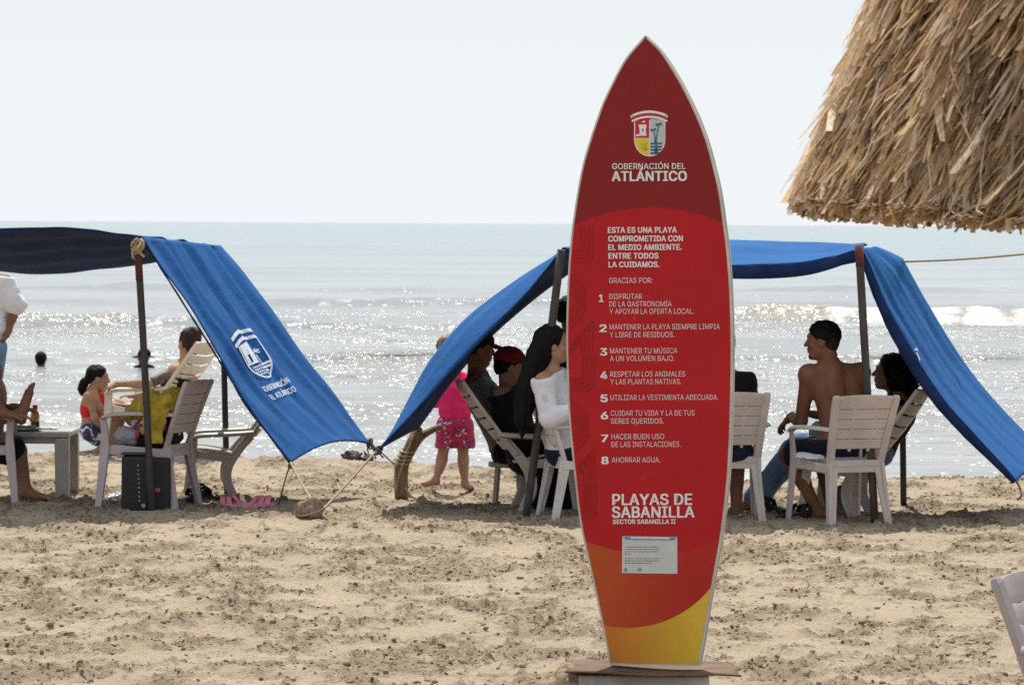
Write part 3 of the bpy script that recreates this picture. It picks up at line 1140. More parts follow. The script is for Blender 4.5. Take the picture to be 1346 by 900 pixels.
def build_base():
    wood = mat('weathered_sheet', (0.17, 0.095, 0.052), (0.07, 0.042, 0.027), scale=6, rough=0.8, bump_s=0.4, stretch=(1, 4, 4))
    y0 = _o.y
    zt = B(857, 876).z
    pts = [(741, 881), (760, 880), (801, 878), (880, 879), (930, 880), (974, 881), (958, 887), (905, 886), (800, 885), (745, 884)]
    # a thin warped board lying on the block
    gx = [P(742, 880, SIGN_D).x, P(972, 880, SIGN_D).x]
    grid = []
    for r in range(7):
        row = []
        for c in range(25):
            u, v = c / 24, r / 6
            x = gx[0] + (gx[1] - gx[0]) * u + 0.015 * math.sin(9 * v + 3 * u)
            y = y0 - 0.13 + 0.38 * v + 0.02 * math.sin(7 * u + 2) + (0.05 if c in (0, 24) and r in (2, 3) else 0)
            z = zt - 0.008 + 0.006 * math.sin(6 * u + 1.0) - 0.010 * (u > 0.85) * (u - 0.85) / 0.15 - 0.008 * (1 - v)
            row.append((x, y, z))
        grid.append(row)
    o = MB().sheet(grid, 0.007).build('wooden_sheet', wood, None, loc=(0.5 * sum(gx), y0, zt - 0.03))
    tag(o, 'thin warped brown board lying on the concrete block under the surfboard sign', 'board')
    conc = mat('old_concrete', (0.56, 0.51, 0.45), (0.40, 0.36, 0.31), scale=11, rough=0.9, bump_s=0.5, bump_scale=40)
    a, b = P(760, 888, SIGN_D).x, P(931, 888, SIGN_D).x
    g = ground(0.55, y0)
    mb = MB().box(((a + b) / 2, y0 + 0.09, (zt - 0.026 + g - 0.08) / 2), (b - a, 0.36, zt - 0.026 - g + 0.08))
    o = mb.build('concrete_block', conc, None, loc=((a + b) / 2, y0 + 0.09, g), bevel=0.014, seg=3)
    me = o.data
    bm = bmesh.new()
    bm.from_mesh(me)
    bmesh.ops.subdivide_edges(bm, edges=[e for e in bm.edges if e.calc_length() > 0.1], cuts=8, use_grid_fill=True)
    for v in bm.verts:
        v.co += Vector((0, -1, 0.4)) * 0.010 * float(noise3(np.array([v.co.x * 13]), np.array([v.co.y * 13]), np.array([v.co.z * 13]))[0])
    bm.to_mesh(me)
    bm.free()
    tag(o, 'rough grey concrete block carrying the surfboard sign', 'block')
    s = SDF()
    c = P(748, 893, SIGN_D + 0.05)
    s.ell((c.x, c.y, g + 0.03), (0.062, 0.11, 0.072)).ell((c.x - 0.04, c.y + 0.05, g), (0.06, 0.1, 0.05)).ell((c.x + 0.02, c.y - 0.07, g - .01), (0.06, 0.07, 0.06))
    o = from_np('stone', s.mesh('stone', 0.008, 0.03, wrinkle=(0.02, (30, 30, 30))), mat('sandy_stone', (0.42, 0.32, 0.22), (0.25, 0.19, 0.13), scale=14, rough=0.95, bump_s=0.4), None, loc=(c.x, c.y, g))
    tag(o, 'small sandy stone at the left end of the concrete block', 'stone')


build_base()
# ================================================================== BLUE SHADE TENTS
def canvas_mat():
    m, nt, b = new_mat('blue_canvas')
    b.inputs['Roughness'].default_value = 0.9
    b.inputs['Specular IOR Level'].default_value = 0.12
    f = tex_noise(nt, 1.3, 5, 0.6)
    c = ramp(nt, f, [(0.3, (0.013, 0.082, 0.250)), (0.7, (0.023, 0.118, 0.325))])
    stain = ramp(nt, tex_noise(nt, 5, 4, 0.7), [(0.62, 0.0), (0.75, 0.35)])
    c = mix_rgb(nt, stain, c, (0.045, 0.13, 0.28))
    nt.links.new(c, b.inputs['Base Color'])
    bump(nt, b, tex_noise(nt, 7, 5, 0.6), 0.45, 0.03)
    return m


CANVAS = canvas_mat()
SHADED_CANVAS = mat('shaded_canvas', (0.016, 0.036, 0.125), (0.011, 0.024, 0.085), scale=3, rough=0.85, spec=0.15, bump_s=0.2, bump_scale=9)  # canvas blue darkened to paint shade on undersides and hanging hems
PRINT = mat('flap_print', (0.74, 0.78, 0.82), (0.62, 0.67, 0.74), scale=14, rough=0.7)
POLE = mat('dark_pole', (0.055, 0.045, 0.04), (0.028, 0.024, 0.022), scale=9, rough=0.65, bump_s=0.2, stretch=(3, 3, 0.6))
POLE_RUST = mat('rusty_pole', (0.15, 0.045, 0.03), (0.06, 0.025, 0.02), scale=14, rough=0.8, bump_s=0.2)
POLE_GREY = mat('grey_pole', (0.075, 0.062, 0.054), (0.04, 0.034, 0.03), scale=9, rough=0.7, bump_s=0.2, stretch=(3, 3, 0.6))
ROPE = mat('hemp_rope', (0.52, 0.40, 0.24), (0.34, 0.25, 0.14), scale=60, rough=0.9, bump_s=0.5)
ROPE_DARK = mat('dark_rope', (0.16, 0.12, 0.085), (0.09, 0.07, 0.05), scale=60, rough=0.9, bump_s=0.5)


class Patch:
    """a cloth surface between a front edge curve and a rear edge curve"""

    def __init__(self, front, rear, nu=36, nv=60, bulge=None, wr=None):
        f, r = curve_pts(front, nv), curve_pts(rear, nv)
        g = np.zeros((nv, nu, 3))
        for i in range(nv):
            for j in range(nu):
                u = j / (nu - 1)
                g[i, j] = f[i] * (1 - u) + r[i] * u
        self.g = g
        nn = self.normals()
        V, U = np.meshgrid(np.linspace(0, 1, nv), np.linspace(0, 1, nu), indexing='ij')
        if bulge:
            g += bulge(U, V)
        if wr:
            g += nn * wr(U, V)[..., None]
        self.nn = self.normals()

    def normals(self):
        du, dv = np.gradient(self.g, axis=1), np.gradient(self.g, axis=0)
        n = np.cross(du, dv)
        n /= np.linalg.norm(n, axis=2, keepdims=True) + 1e-12
        if n[..., 2].mean() < 0:
            n = -n
        return n

    def at(self, u, v, off=0.0):
        nv, nu = self.g.shape[:2]
        x, y = min(max(u, 0), 1) * (nu - 1), min(max(v, 0), 1) * (nv - 1)
        i, j = min(int(y), nv - 2), min(int(x), nu - 2)
        a, b = y - i, x - j
        f = lambda q: (q[i, j] * (1 - a) * (1 - b) + q[i, j + 1] * (1 - a) * b + q[i + 1, j] * a * (1 - b) + q[i + 1, j + 1] * a * b)
        return Vector(f(self.g) + f(self.nn) * off)

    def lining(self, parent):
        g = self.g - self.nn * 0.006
        return MB().sheet([[tuple(p) for p in r] for r in g], 0.003).build('lining', SHADED_CANVAS, parent)  # added dark sheet, its colour standing in for shade below the cloth

    def build(self, name, m, parent, thick=0.005):
        return MB().sheet([[tuple(p) for p in r] for r in self.g], thick).build(name, m, parent)


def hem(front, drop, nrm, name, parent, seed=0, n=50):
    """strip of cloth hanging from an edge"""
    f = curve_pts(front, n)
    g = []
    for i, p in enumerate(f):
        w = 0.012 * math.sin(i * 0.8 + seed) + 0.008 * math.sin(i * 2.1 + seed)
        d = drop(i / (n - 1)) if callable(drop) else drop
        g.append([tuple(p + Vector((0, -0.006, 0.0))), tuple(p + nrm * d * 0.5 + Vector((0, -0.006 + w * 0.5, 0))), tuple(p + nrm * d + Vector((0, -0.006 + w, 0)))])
    return MB().sheet(g, 0.004).build(name, SHADED_CANVAS, parent)  # strip coloured dark as if turned away from the sun


def flap_logo(pt, uc, du, v0, dv, parent, words=True):
    """white coat of arms and two lines of writing printed on a flap"""
    mb = MB()

    def quadstrip(poly_a, poly_b):
        n = len(poly_a)
        if any(uc + x * du < 0.004 for x, y in poly_a + poly_b):
            return
        vs = [pt.at(uc + x * du, v0 + y * dv, 0.011) for x, y in poly_a + poly_b]
        mb.add(vs, [(i, i + 1, n + i + 1, n + i) for i in range(n - 1)])

    def poly(pts):
        if any(uc + x * du < 0.004 for x, y in pts):
            return
        mb.add([pt.at(uc + x * du, v0 + y * dv, 0.011) for x, y in pts], [tuple(range(len(pts)))])
    N = 14
    xs = [-1.12 + 2.24 * i / N for i in range(N + 1)]
    sag = lambda x, y: y - 0.10 * (1 - (x / 1.12) ** 2)
    quadstrip([(x, sag(x, 0.10)) for x in xs], [(x, sag(x, 0.165)) for x in xs])
    quadstrip([(x, sag(x, 0.23)) for x in xs], [(x, sag(x, 0.29)) for x in xs])
    out = [(-0.98, 0.27), (-0.98, 0.62)] + [(-0.98 * math.cos(R(a)), 0.62 + 0.38 * math.sin(R(a))) for a in range(10, 180, 10)] + [(0.98, 0.62), (0.98, 0.27)]
    quadstrip(out, [(x * 0.92, 0.27 + (y - 0.27) * 0.955) for x, y in out])
    quadstrip([(-0.88, 0.27), (-0.4, 0.25), (-0.05, 0.24)], [(-0.88, 0.36), (-0.4, 0.36), (-0.05, 0.36)])
    quadstrip([(-0.86, 0.36), (-0.86, 0.62)], [(-0.62, 0.36), (-0.58, 0.62)])
    quadstrip([(-0.36, 0.36), (-0.40, 0.62)], [(-0.06, 0.36), (-0.06, 0.62)])
    quadstrip([(-0.90, 0.62), (-0.05, 0.62)], [(-0.90, 0.655), (-0.05, 0.655)])
    quadstrip([(-0.6, 0.36), (-0.38, 0.36)], [(-0.58, 0.46), (-0.40, 0.46)])
    poly([(0.28, 0.72), (0.34, 0.5), (0.44, 0.5), (0.42, 0.72)])
    for a in (15, 60, 120, 165, 200, 340, 265):
        ex, ey = 0.40 + 0.34 * math.cos(R(a)), 0.46 - 0.10 * math.sin(R(a))
        poly([(0.40, 0.44), ((0.40 + ex) / 2, (0.46 + ey) / 2 - 0.025), (ex, ey + 0.01), ((0.40 + ex) / 2, (0.46 + ey) / 2 + 0.02)])
    for k, y in enumerate((0.70, 0.765, 0.83, 0.895)):
        w = 0.90 - 0.09 * k * k * 0.8
        quadstrip([(0.08, y), (0.4, y - 0.012), (w, y)], [(0.08, y + 0.036), (0.4, y + 0.03), (w, y + 0.036)])
    for i in range(5):
        for j in range(4):
            x, y = -0.72 + 0.15 * i + 0.05 * (j % 2), 0.70 + 0.055 * j
            if (x / 0.95) ** 2 + ((y - 0.62) / 0.36) ** 2 < 0.9:
                poly([(x, y), (x + 0.1, y + 0.01), (x + 0.07, y + 0.04), (x - 0.02, y + 0.03)])
    mb.build('crest_print', PRINT, parent, normals=False)
    if not words:
        return
    mb = MB()
    for s, y, hgt, w in (('GOBERNACIÓN', 1.24, 0.115, 2.3), ('DEL ATLÁNTICO', 1.44, 0.115, 2.3)):
        for q, dx in enumerate((-0.012, 0.012)):
            vs, fs = text_polys(s)
            x0, x1 = min(v[0] for v in vs), max(v[0] for v in vs)
            mb.add([pt.at(uc + (((vx - x0) / (x1 - x0) - 0.5) * w + dx) * du, v0 + (y - vy / cap_height() * hgt) * dv, 0.011 + q * 0.0004) for vx, vy in vs], fs)
    mb.build('flap_lettering', PRINT, parent, normals=False)


def pole(pts, r, m, parent, rust=None):
    o = MB().tube(curve_pts(pts, 10), r, 12).build('pole', m, parent)
    if rust:
        a, b = Vector(pts[0]), Vector(pts[-1])
        MB().tube([a - (b - a) * 0.004, a + (b - a) * rust], r * 1.06, 12).build('rust_band', POLE_RUST, o)
    return o


def rope(pts, r, parent, m=ROPE, n=24, name='guy_rope'):
    return MB().tube(curve_pts(pts, n), r, 7).build(name, m, parent)


def knot(c, r, parent, m=ROPE):
    mb = MB()
    rr = random.Random(int(c.x * 1000))
    for k in range(4):
        ax = Vector((rr.uniform(-1, 1), rr.uniform(-1, 1), rr.uniform(-1, 1))).normalized()
        t = ax.orthogonal().normalized()
        b = ax.cross(t)
        o = Vector((rr.uniform(-1, 1), rr.uniform(-1, 1), rr.uniform(-1.6, 1.0))) * r * 0.4
        mb.tube([c + o + (t * math.cos(a) + b * math.sin(a) * 0.8) * r for a in [2 * math.pi * i / 10 for i in range(10)]], r * 0.24, 6)
    mb.tube(curve_pts([c, c + Vector((r * .6, -r * .4, -r * 1.3)), c + Vector((r * 1.2, -r * .2, -r * 1.9))], 8), r * 0.2, 6)
    mb.tube(curve_pts([c, c + Vector((-r * .7, -r * .4, -r * 1.0)), c + Vector((-r * .5, -r * .2, -r * 2.3))], 8), r * 0.2, 6)
    return mb.build('rope_knot', m, parent)


def folds(amp, n, seed):
    def f(U, V):
        ph = 2 * math.pi * (U * n + 0.35 * np.sin(V * 3.1 + seed) + 0.6 * V * (U - 0.5))
        top = np.exp(-V * 2.2)
        w = amp * np.sin(ph) * (0.10 + 0.90 * top) + amp * 0.7 * np.sin(ph * 1.63 + seed) * (0.06 + 0.7 * top)
        w = w + amp * 1.5 * (1 - 0.65 * V) * noise2(U * 3.2 + seed, V * 5.0 + U * 1.5, 3) + amp * 0.4 * noise2(U * 9 + seed, V * 6.0, 5)
        return w * np.sin(np.pi * np.clip(V * 1.02, 0, 1)) ** 0.3
    return f


# the coconut comes first: two guy ropes end on it
COCO = G(408, 682, 0.0)


def build_left_tent():
    g0 = P(200, 672, 25.6)
    root = thing('shade_tent', (g0.x, g0.y, 0), 'blue canvas shade tent on the left, a white crest on its sloping flap', 'tent', 'blue shade tents on the beach')
    A, Bc, C, D = P(187, 311, 25.6), P(290, 323, 27.4), P(487, 583, 27.5), P(382, 608, 25.7)
    front = [P(-210, 318, 25.6), P(-110, 303, 25.6), P(0, 300, 25.6), P(62, 299, 25.6), P(130, 303, 25.6), A]
    rear = [P(-120, 330, 27.4), P(-40, 352, 27.4), P(60, 358, 27.4), P(140, 353, 27.4), P(215, 341, 27.4), Bc]
    pt = Patch(front, rear, 30, 60, wr=lambda U, V: 0.020 * noise2(U * 3, V * 10, 5) + 0.014 * np.sin(U * 22 + V * 3) * np.sin(np.pi * U))
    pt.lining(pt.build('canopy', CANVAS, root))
    mid = lambda a, b, t, o: a * (1 - t) + b * t + Vector(o)
    fl = Patch([A, P(266, 436, 25.62), P(324, 528, 25.66), D], [Bc, P(352, 402, 27.4), P(420, 493, 27.45), C], 60, 90,
               bulge=lambda U, V: np.stack([0 * U, 0 * U, -0.05 * np.sin(np.pi * V) * np.sin(np.pi * U) + 0.075 * np.sin(np.pi * U) * V ** 6], -1), wr=folds(0.030, 5.0, 1.0))
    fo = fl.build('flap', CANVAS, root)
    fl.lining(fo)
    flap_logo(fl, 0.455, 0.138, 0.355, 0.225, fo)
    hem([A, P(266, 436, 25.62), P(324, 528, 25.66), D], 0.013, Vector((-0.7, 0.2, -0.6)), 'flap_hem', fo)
    pole([P(181, 322, 25.6), P(190, 480, 25.6), P(200, 674, 25.6) - Vector((0, 0, 0.06))], 0.024, POLE, root, 0.13)
    gy = P(299, 560, 27.4)
    pole([P(291, 330, 27.4), Vector((gy.x, gy.y, -0.05))], 0.022, POLE, root)
    for px, d in ((-212, 25.6), (-122, 27.4)):
        t = P(px, 322, d)
        pole([t, Vector((t.x, t.y, -0.06))], 0.024, POLE, root)
    knot(P(180, 322, 25.55), 0.042, root)
    coco = Vector(COCO)
    rope([D, D * 0.5 + (coco + Vector((0, 0, 0.12))) * 0.5 + Vector((0.01, 0, -0.015)), coco + Vector((0.01, -0.02, 0.13))], 0.0075, root)
    rope([D, D + Vector((-0.05, 0.3, -0.12)), D + Vector((-0.11, 0.62, -0.30)), D + Vector((-0.14, 0.9, -0.37))], 0.005, root, ROPE_DARK)
    knot(D + Vector((0, 0, -0.015)), 0.018, root, ROPE_DARK)
    knot(C + Vector((0.0, 0, 0.0)), 0.03, root, ROPE_DARK)
    rope([C, P(503, 596, 27.4), P(519, 611, 27.3)], 0.006, root, ROPE_DARK)


build_left_tent()


def build_right_tent():
    g0 = P(1150, 692, 24.7)
    root = thing('shade_tent', (g0.x, g0.y, 0), 'bright blue canvas shade tent on four leaning posts behind the surfboard sign', 'tent', 'blue shade tents on the beach')
    A2, L, S = P(740, 325, 25.2), P(497, 590, 25.7), P(550, 562, 27.2)
    B2 = P(795, 324, 27.0)
    A, Bc, C, D = P(1131, 326, 24.7), P(1187, 344, 26.4), P(1392, 612, 26.4), P(1336, 632, 24.7)
    front = [A2, P(850, 343, 25.0), P(960, 348, 24.9), P(1060, 345, 24.8), A]
    rear = [B2, P(900, 316, 26.7), P(1000, 316, 26.6), P(1090, 319, 26.5), P(1140, 321, 26.4)]
    cp = Patch(front, rear, 30, 60, wr=lambda U, V: 0.018 * noise2(U * 3, V * 9, 6) + 0.012 * np.sin(U * 20 + V * 2) * np.sin(np.pi * U))
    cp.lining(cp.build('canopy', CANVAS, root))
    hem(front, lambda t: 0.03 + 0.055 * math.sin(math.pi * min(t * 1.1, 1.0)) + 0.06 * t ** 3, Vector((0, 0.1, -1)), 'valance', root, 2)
    # right flap
    fedge = [A, P(1178, 424, 24.7), P(1243, 527, 24.7), D]
    fr = Patch(fedge, [P(1150, 325, 26.4), P(1183, 337, 26.4), P(1191, 349, 26.4), P(1222, 402, 26.4), P(1268, 476, 26.4), P(1318, 537, 26.4), C], 50, 90,
               bulge=lambda U, V: np.stack([0 * U, 0 * U, -0.04 * np.sin(np.pi * V) * np.sin(np.pi * U) + 0.05 * np.sin(np.pi * U) * V ** 6], -1), wr=folds(0.026, 5.0, 2.3))
    fo = fr.build('flap', CANVAS, root)
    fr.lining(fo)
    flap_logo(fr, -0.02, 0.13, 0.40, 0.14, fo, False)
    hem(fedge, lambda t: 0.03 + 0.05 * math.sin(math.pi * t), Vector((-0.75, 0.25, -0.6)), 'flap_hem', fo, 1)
    # left flap, blown up into an arch
    def arch(U, V):
        k = np.sin(np.pi * np.clip(U, 0, 1)) ** 0.8 * np.sin(np.pi * np.clip(V, 0, 1)) ** 0.7
        return np.stack([-0.135 * k, 0 * k, 0.135 * k], -1)
    f2 = [A2, P(692, 384, 25.25), P(640, 437, 25.35), P(590, 490, 25.5), P(545, 540, 25.6), L]
    r2 = [B2, P(705, 388, 27.0), P(645, 440, 27.05), P(595, 500, 27.1), P(572, 532, 27.15), S]
    lf = Patch(f2, r2, 50, 80, bulge=arch, wr=folds(0.012, 4.0, 4.0))
    lo = lf.build('flap', CANVAS, root)
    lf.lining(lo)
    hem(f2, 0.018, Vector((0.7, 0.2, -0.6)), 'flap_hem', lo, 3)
    pole([P(738, 328, 25.15), P(716, 500, 25.2), P(690, 682, 25.25) - Vector((0, 0, 0.05))], 0.027, POLE_GREY, root)
    pole([P(1129, 324, 24.65), P(1138, 480, 24.65), P(1151, 694, 24.65) - Vector((0, 0, 0.05))], 0.026, POLE_GREY, root, 0.07)
    pole([P(1184, 350, 26.35), P(1188, 667, 26.35) - Vector((0, 0, 0.05))], 0.022, POLE, root)
    t = B2
    pole([t, Vector((t.x + 0.02, t.y, -0.05))], 0.022, POLE, root)
    coco = Vector(COCO)
    rope([L, L * 0.55 + (coco + Vector((0.07, -0.02, 0.07))) * 0.45 + Vector((0.0, 0, -0.012)), coco + Vector((0.075, -0.03, 0.055))], 0.0085, root)
    knot(L, 0.03, root, ROPE_DARK)
    # ties at the two right hand corners
    rope([Bc, P(1260, 341, 26.2), P(1346, 334, 26.0), P(1560, 312, 25.5)], 0.0075, root, ROPE, 40)
    for k in range(16):
        pass
    rope([D, P(1341, 642, 24.7), P(1342, 652, 24.65), P(1337, 657, 24.65)], 0.007, root, ROPE_DARK)
    rope([C, C + Vector((0.3, -0.3, -0.15)), C + Vector((0.55, -0.5, -0.36))], 0.007, root, ROPE_DARK)


build_right_tent()


def build_coconut():
    s = SDF()
    c = COCO + Vector((0, 0, 0.055))
    s.ell(c, (0.085, 0.08, 0.075), k=0.02).ell(c + Vector((0.02, 0, 0.04)), (0.06, 0.06, 0.05)).ell(c + Vector((-0.05, 0, 0)), (0.05, 0.06, 0.06))
    m = mat('coconut_husk', (0.34, 0.235, 0.165), (0.13, 0.085, 0.06), scale=16, rough=0.9, bump_s=0.7, bump_scale=50, stretch=(2.2, 1, 0.8))
    o = from_np('coconut', s.mesh('coconut', 0.006, 0.02, wrinkle=(0.022, (34, 34, 14))), m, None, loc=COCO)
    tag(o, 'dry brown coconut husk on the sand anchoring the tent ropes', 'coconut')
    # loose tie wound round it
    mb = MB()
    pts = [c + Vector((0.088 * math.cos(a), 0.083 * math.sin(a), 0.03 * math.sin(a * 1.0 + 1))) for a in np.linspace(0, 2 * math.pi, 20)]
    mb.tube(pts, 0.006, 6)
    e = c + Vector((0.08, -0.05, -0.02))
    mb.tube(curve_pts([e, e + Vector((0.06, -0.05, -0.035)), e + Vector((0.16, -0.06, -0.045)), e + Vector((0.27, 0.02, -0.045))], 14), 0.006, 6)
    mb.build('rope_tie', ROPE, o)


build_coconut()


def build_stake():
    base = G(527, 652)
    d = base.y
    root = thing('forked_driftwood_stake', base, 'forked driftwood stake wound with rope, in the sand beside the child in pink', 'stake')
    wood = mat('driftwood', (0.30, 0.19, 0.11), (0.15, 0.09, 0.055), scale=10, rough=0.85, bump_s=0.7, bump_scale=30, stretch=(3, 3, 0.6))
    MB().tube(curve_pts([P(528, 656, d), P(527, 625, d), P(531, 606, d), P(540, 585, d), P(550, 562, d + .05)], 16), [0.05, 0.048, 0.05, 0.05, 0.05, 0.048, 0.046, 0.044, 0.042, 0.04, 0.04, 0.04, 0.04, 0.038, 0.036, 0.034], 10).build('trunk', wood, root)
    MB().tube(curve_pts([P(530, 610, d), P(540, 592, d + .02), P(552, 575, d + .05), P(566, 566, d + .1), P(580, 560, d + .15)], 14), [0.042, 0.04, 0.038, 0.036, 0.034, 0.033, 0.032, 0.03, 0.028, 0.026, 0.025, 0.024, 0.023, 0.02], 9).build('branch', wood, root)
    mb = MB()
    for k in range(4):
        c = P(536 - k * 2.5, 592 + k * 5, d)
        mb.tube([c + Vector((0.056 * math.cos(a), 0.056 * math.sin(a), 0.012 * math.sin(a))) for a in np.linspace(0, 2 * math.pi, 14)], 0.007, 6)
    mb.tube(curve_pts([P(543, 572, d - .05), P(536, 592, d - .06), P(530, 610, d - .06), P(524, 628, d - .05), P(521, 645, d - .05)], 16), 0.007, 6)
    mb.tube(curve_pts([P(519, 611, d - .04), P(520, 630, d - .05), P(519, 648, d - .05)], 10), 0.006, 6)
    mb.tube(curve_pts([P(532, 640, d - .05), P(541, 652, d - .1), P(552, 656, d - .1), P(566, 657, d - .12)], 14), 0.007, 6)
    mb.build('rope_winding', ROPE, root)


build_stake()
# ================================================================== THATCHED SUNSHADE
def build_palapa():
    d0 = 10.6
    rim = P(1034, 258, d0)
    RAD = 1.45
    cx, cy, z0 = rim.x + RAD + 0.095, d0, 1.985
    root = thing('thatched_umbrella', (cx, cy, 0), 'round palm thatched beach umbrella with a ragged dry fringe, upper right', 'umbrella')
    pm = mat('umbrella_post', (0.22, 0.15, 0.10), (0.12, 0.08, 0.05), scale=8, rough=0.85, bump_s=0.4)
    MB().tube([(cx, cy, -0.3), (cx, cy, z0 + 2.0)], 0.07, 14).build('post', pm, root)

    def radius(h):   # h above the rim
        t = np.clip(h / 2.45, 0, 1)
        return RAD * (1 - 0.265 * h) * np.sqrt(np.clip(1 - np.clip((t - 0.55) / 0.45, 0, 1) ** 2, 0, 1)) + 0.02
    # frame under the thatch
    fm = mat('frame_stick', (0.20, 0.13, 0.08), (0.11, 0.07, 0.045), scale=12, rough=0.9)
    for k in range(12):
        a = 2 * math.pi * k / 12
        MB().tube([(cx + math.cos(a) * (radius(h) - 0.10) * 0.98, cy + math.sin(a) * (radius(h) - 0.10) * 0.98, z0 + h) for h in (0.08, 0.6, 1.2, 1.8, 2.2)], 0.018, 6).build('rafter', fm, root)
    # inner mat of leaves that closes the cone
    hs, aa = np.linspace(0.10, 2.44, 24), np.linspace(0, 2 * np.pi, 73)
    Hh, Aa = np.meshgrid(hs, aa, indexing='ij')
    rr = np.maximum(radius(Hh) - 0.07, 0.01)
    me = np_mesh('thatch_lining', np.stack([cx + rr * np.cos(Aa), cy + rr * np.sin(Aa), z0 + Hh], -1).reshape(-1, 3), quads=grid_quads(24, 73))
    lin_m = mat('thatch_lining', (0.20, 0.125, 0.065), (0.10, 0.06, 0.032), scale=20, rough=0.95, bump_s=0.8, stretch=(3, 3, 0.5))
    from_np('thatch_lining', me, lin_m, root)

    rng = np.random.RandomState(5)

    def blades(n, hlo, hhi, lmin, lmax, wmin, wmax, lift, inner, rag, seed):
        rng = np.random.RandomState(seed)
        a = rng.uniform(0, 2 * np.pi, n)
        # twice as many where the photograph looks
        a = np.where(rng.rand(n) < 0.55, rng.uniform(np.pi * 0.80, np.pi * 1.75, n), a)
        h = hlo + (hhi - hlo) * rng.rand(n) ** 0.85
        L = rng.uniform(lmin, lmax, n)
        w = rng.uniform(wmin, wmax, n)
        S = 5
        lean = rng.normal(0.14, 0.085, n)
        lf = lift * (0.25 + rng.rand(n) ** 2 * 1.1)
        tw = rng.normal(0.25, 0.8, n)
        bend = rng.normal(0, 0.05, n)
        clump = noise2(a * 9, h * 3.0, 3)
        V = np.zeros((n, S, 2, 3))
        for s in range(S):
            t = s / (S - 1)
            hh = h - L * t
            # leaves end raggedly at the eave
            hc = np.maximum(hh, -rag * (0.15 + 1.3 * np.abs(clump) + 1.25 * rng.rand(n) ** 1.5) if s == S - 1 else -0.02)
            r = radius(np.maximum(hc, 0)) - inner + 0.035 * clump + lf * t ** 1.5 + 0.02 * rng.rand(n) + np.where(hc < 0, 0.12 * -hc, 0)
            an = a + lean * t * L / np.maximum(r, 0.2) * -1.0 + bend * t * t
            ww = w * (1 - 0.55 * t) * (0.6 if s == 0 else 1)
            ca, sa = np.cos(an), np.sin(an)
            tx, ty = -sa, ca
            for k, sg in ((0, -0.5), (1, 0.5)):
                twk = tw + 0.6 * t
                V[:, s, k, 0] = cx + r * ca + sg * ww * (tx * np.cos(twk) + ca * np.sin(twk))
                V[:, s, k, 1] = cy + r * sa + sg * ww * (ty * np.cos(twk) + sa * np.sin(twk))
                V[:, s, k, 2] = z0 + hc + 0.055 * np.clip(-np.cos(an), 0, 1) ** 4
        idx = np.arange(n * S * 2).reshape(n, S, 2)
        Q = np.stack([idx[:, :-1, 0], idx[:, :-1, 1], idx[:, 1:, 1], idx[:, 1:, 0]], -1).reshape(-1, 4)
        tone = np.repeat(np.clip(0.5 + 0.22 * rng.randn(n) + 0.5 * clump, 0, 1), S * 2)
        hue = np.repeat(rng.rand(n), S * 2)
        return V.reshape(-1, 3), Q, tone, hue
    m, nt, b = new_mat('dry_palm')
    b.inputs['Roughness'].default_value = 0.6
    b.inputs['Specular IOR Level'].default_value = 0.3

    def attr(nm):
        a = nt.nodes.new('ShaderNodeAttribute')
        a.attribute_name = nm
        return a.outputs['Fac']
    c1 = ramp(nt, attr('tone'), [(0.0, (0.22, 0.125, 0.052)), (0.3, (0.55, 0.355, 0.175)), (0.65, (0.76, 0.56, 0.33)), (1.0, (0.88, 0.76, 0.57))])
    c2 = ramp(nt, attr('tone'), [(0.0, (0.20, 0.145, 0.10)), (0.45, (0.58, 0.45, 0.32)), (1.0, (0.86, 0.75, 0.61))])
    hs_ = ramp(nt, attr('hue'), [(0.45, 0.0), (0.75, 1.0)])
    c = mix_rgb(nt, hs_, c1, c2)
    c = mix_rgb(nt, 1.0, c, ramp(nt, tex_noise(nt, 30, 3, 0.6, stretch=(1, 1, 0.25)), [(0.3, (0.75, 0.72, 0.7)), (0.7, (1.15, 1.15, 1.15))]), 'MULTIPLY')
    nt.links.new(c, b.inputs['Base Color'])
    tr = nt.nodes.new('ShaderNodeBsdfTranslucent')
    nt.links.new(c, tr.inputs['Color'])
    ms = nt.nodes.new('ShaderNodeMixShader')
    ms.inputs[0].default_value = 0.34
    nt.links.new(b.outputs[0], ms.inputs[1])
    nt.links.new(tr.outputs[0], ms.inputs[2])
    nt.links.new(ms.outputs[0], nt.nodes['Material Output'].inputs['Surface'])

    def lay(name, sets):
        Vs, Qs, T, H, n = [], [], [], [], 0
        for V, Q, t, h in sets:
            Vs.append(V)
            Qs.append(Q + n)
            T.append(t)
            H.append(h)
            n += len(V)
        me = np_mesh(name, np.concatenate(Vs), quads=np.concatenate(Qs), smooth_shade=False)
        for nm, arr in (('tone', np.concatenate(T)), ('hue', np.concatenate(H))):
            at = me.attributes.new(nm, 'FLOAT', 'POINT')
            at.data.foreach_set('value', arr.astype(np.float32))
        o = from_np(name, me, m, root)
        o['kind'] = 'stuff'
    lay('thatch', [blades(24000, 0.10, 2.42, 0.14, 0.38, 0.008, 0.046, 0.036, 0.0, 0.04, 1), blades(9000, 0.1, 2.3, 0.12, 0.34, 0.003, 0.009, 0.045, -0.012, 0.03, 2),
                   blades(3200, 0.12, 0.35, 0.3, 0.5, 0.012, 0.036, 0.03, 0.0, 0.03, 3)])
    lay('eave_fringe', [blades(4200, 0.10, 0.26, 0.30, 0.46, 0.012, 0.040, 0.02, 0.03, 0.040, 4)])


build_palapa()
# ================================================================== PLASTIC CHAIRS
def plastic(name, c, c2):
    return mat(name, c, c2, scale=5, rough=0.42, spec=0.4, bump_s=0.04, lo=0.3, hi=0.7)


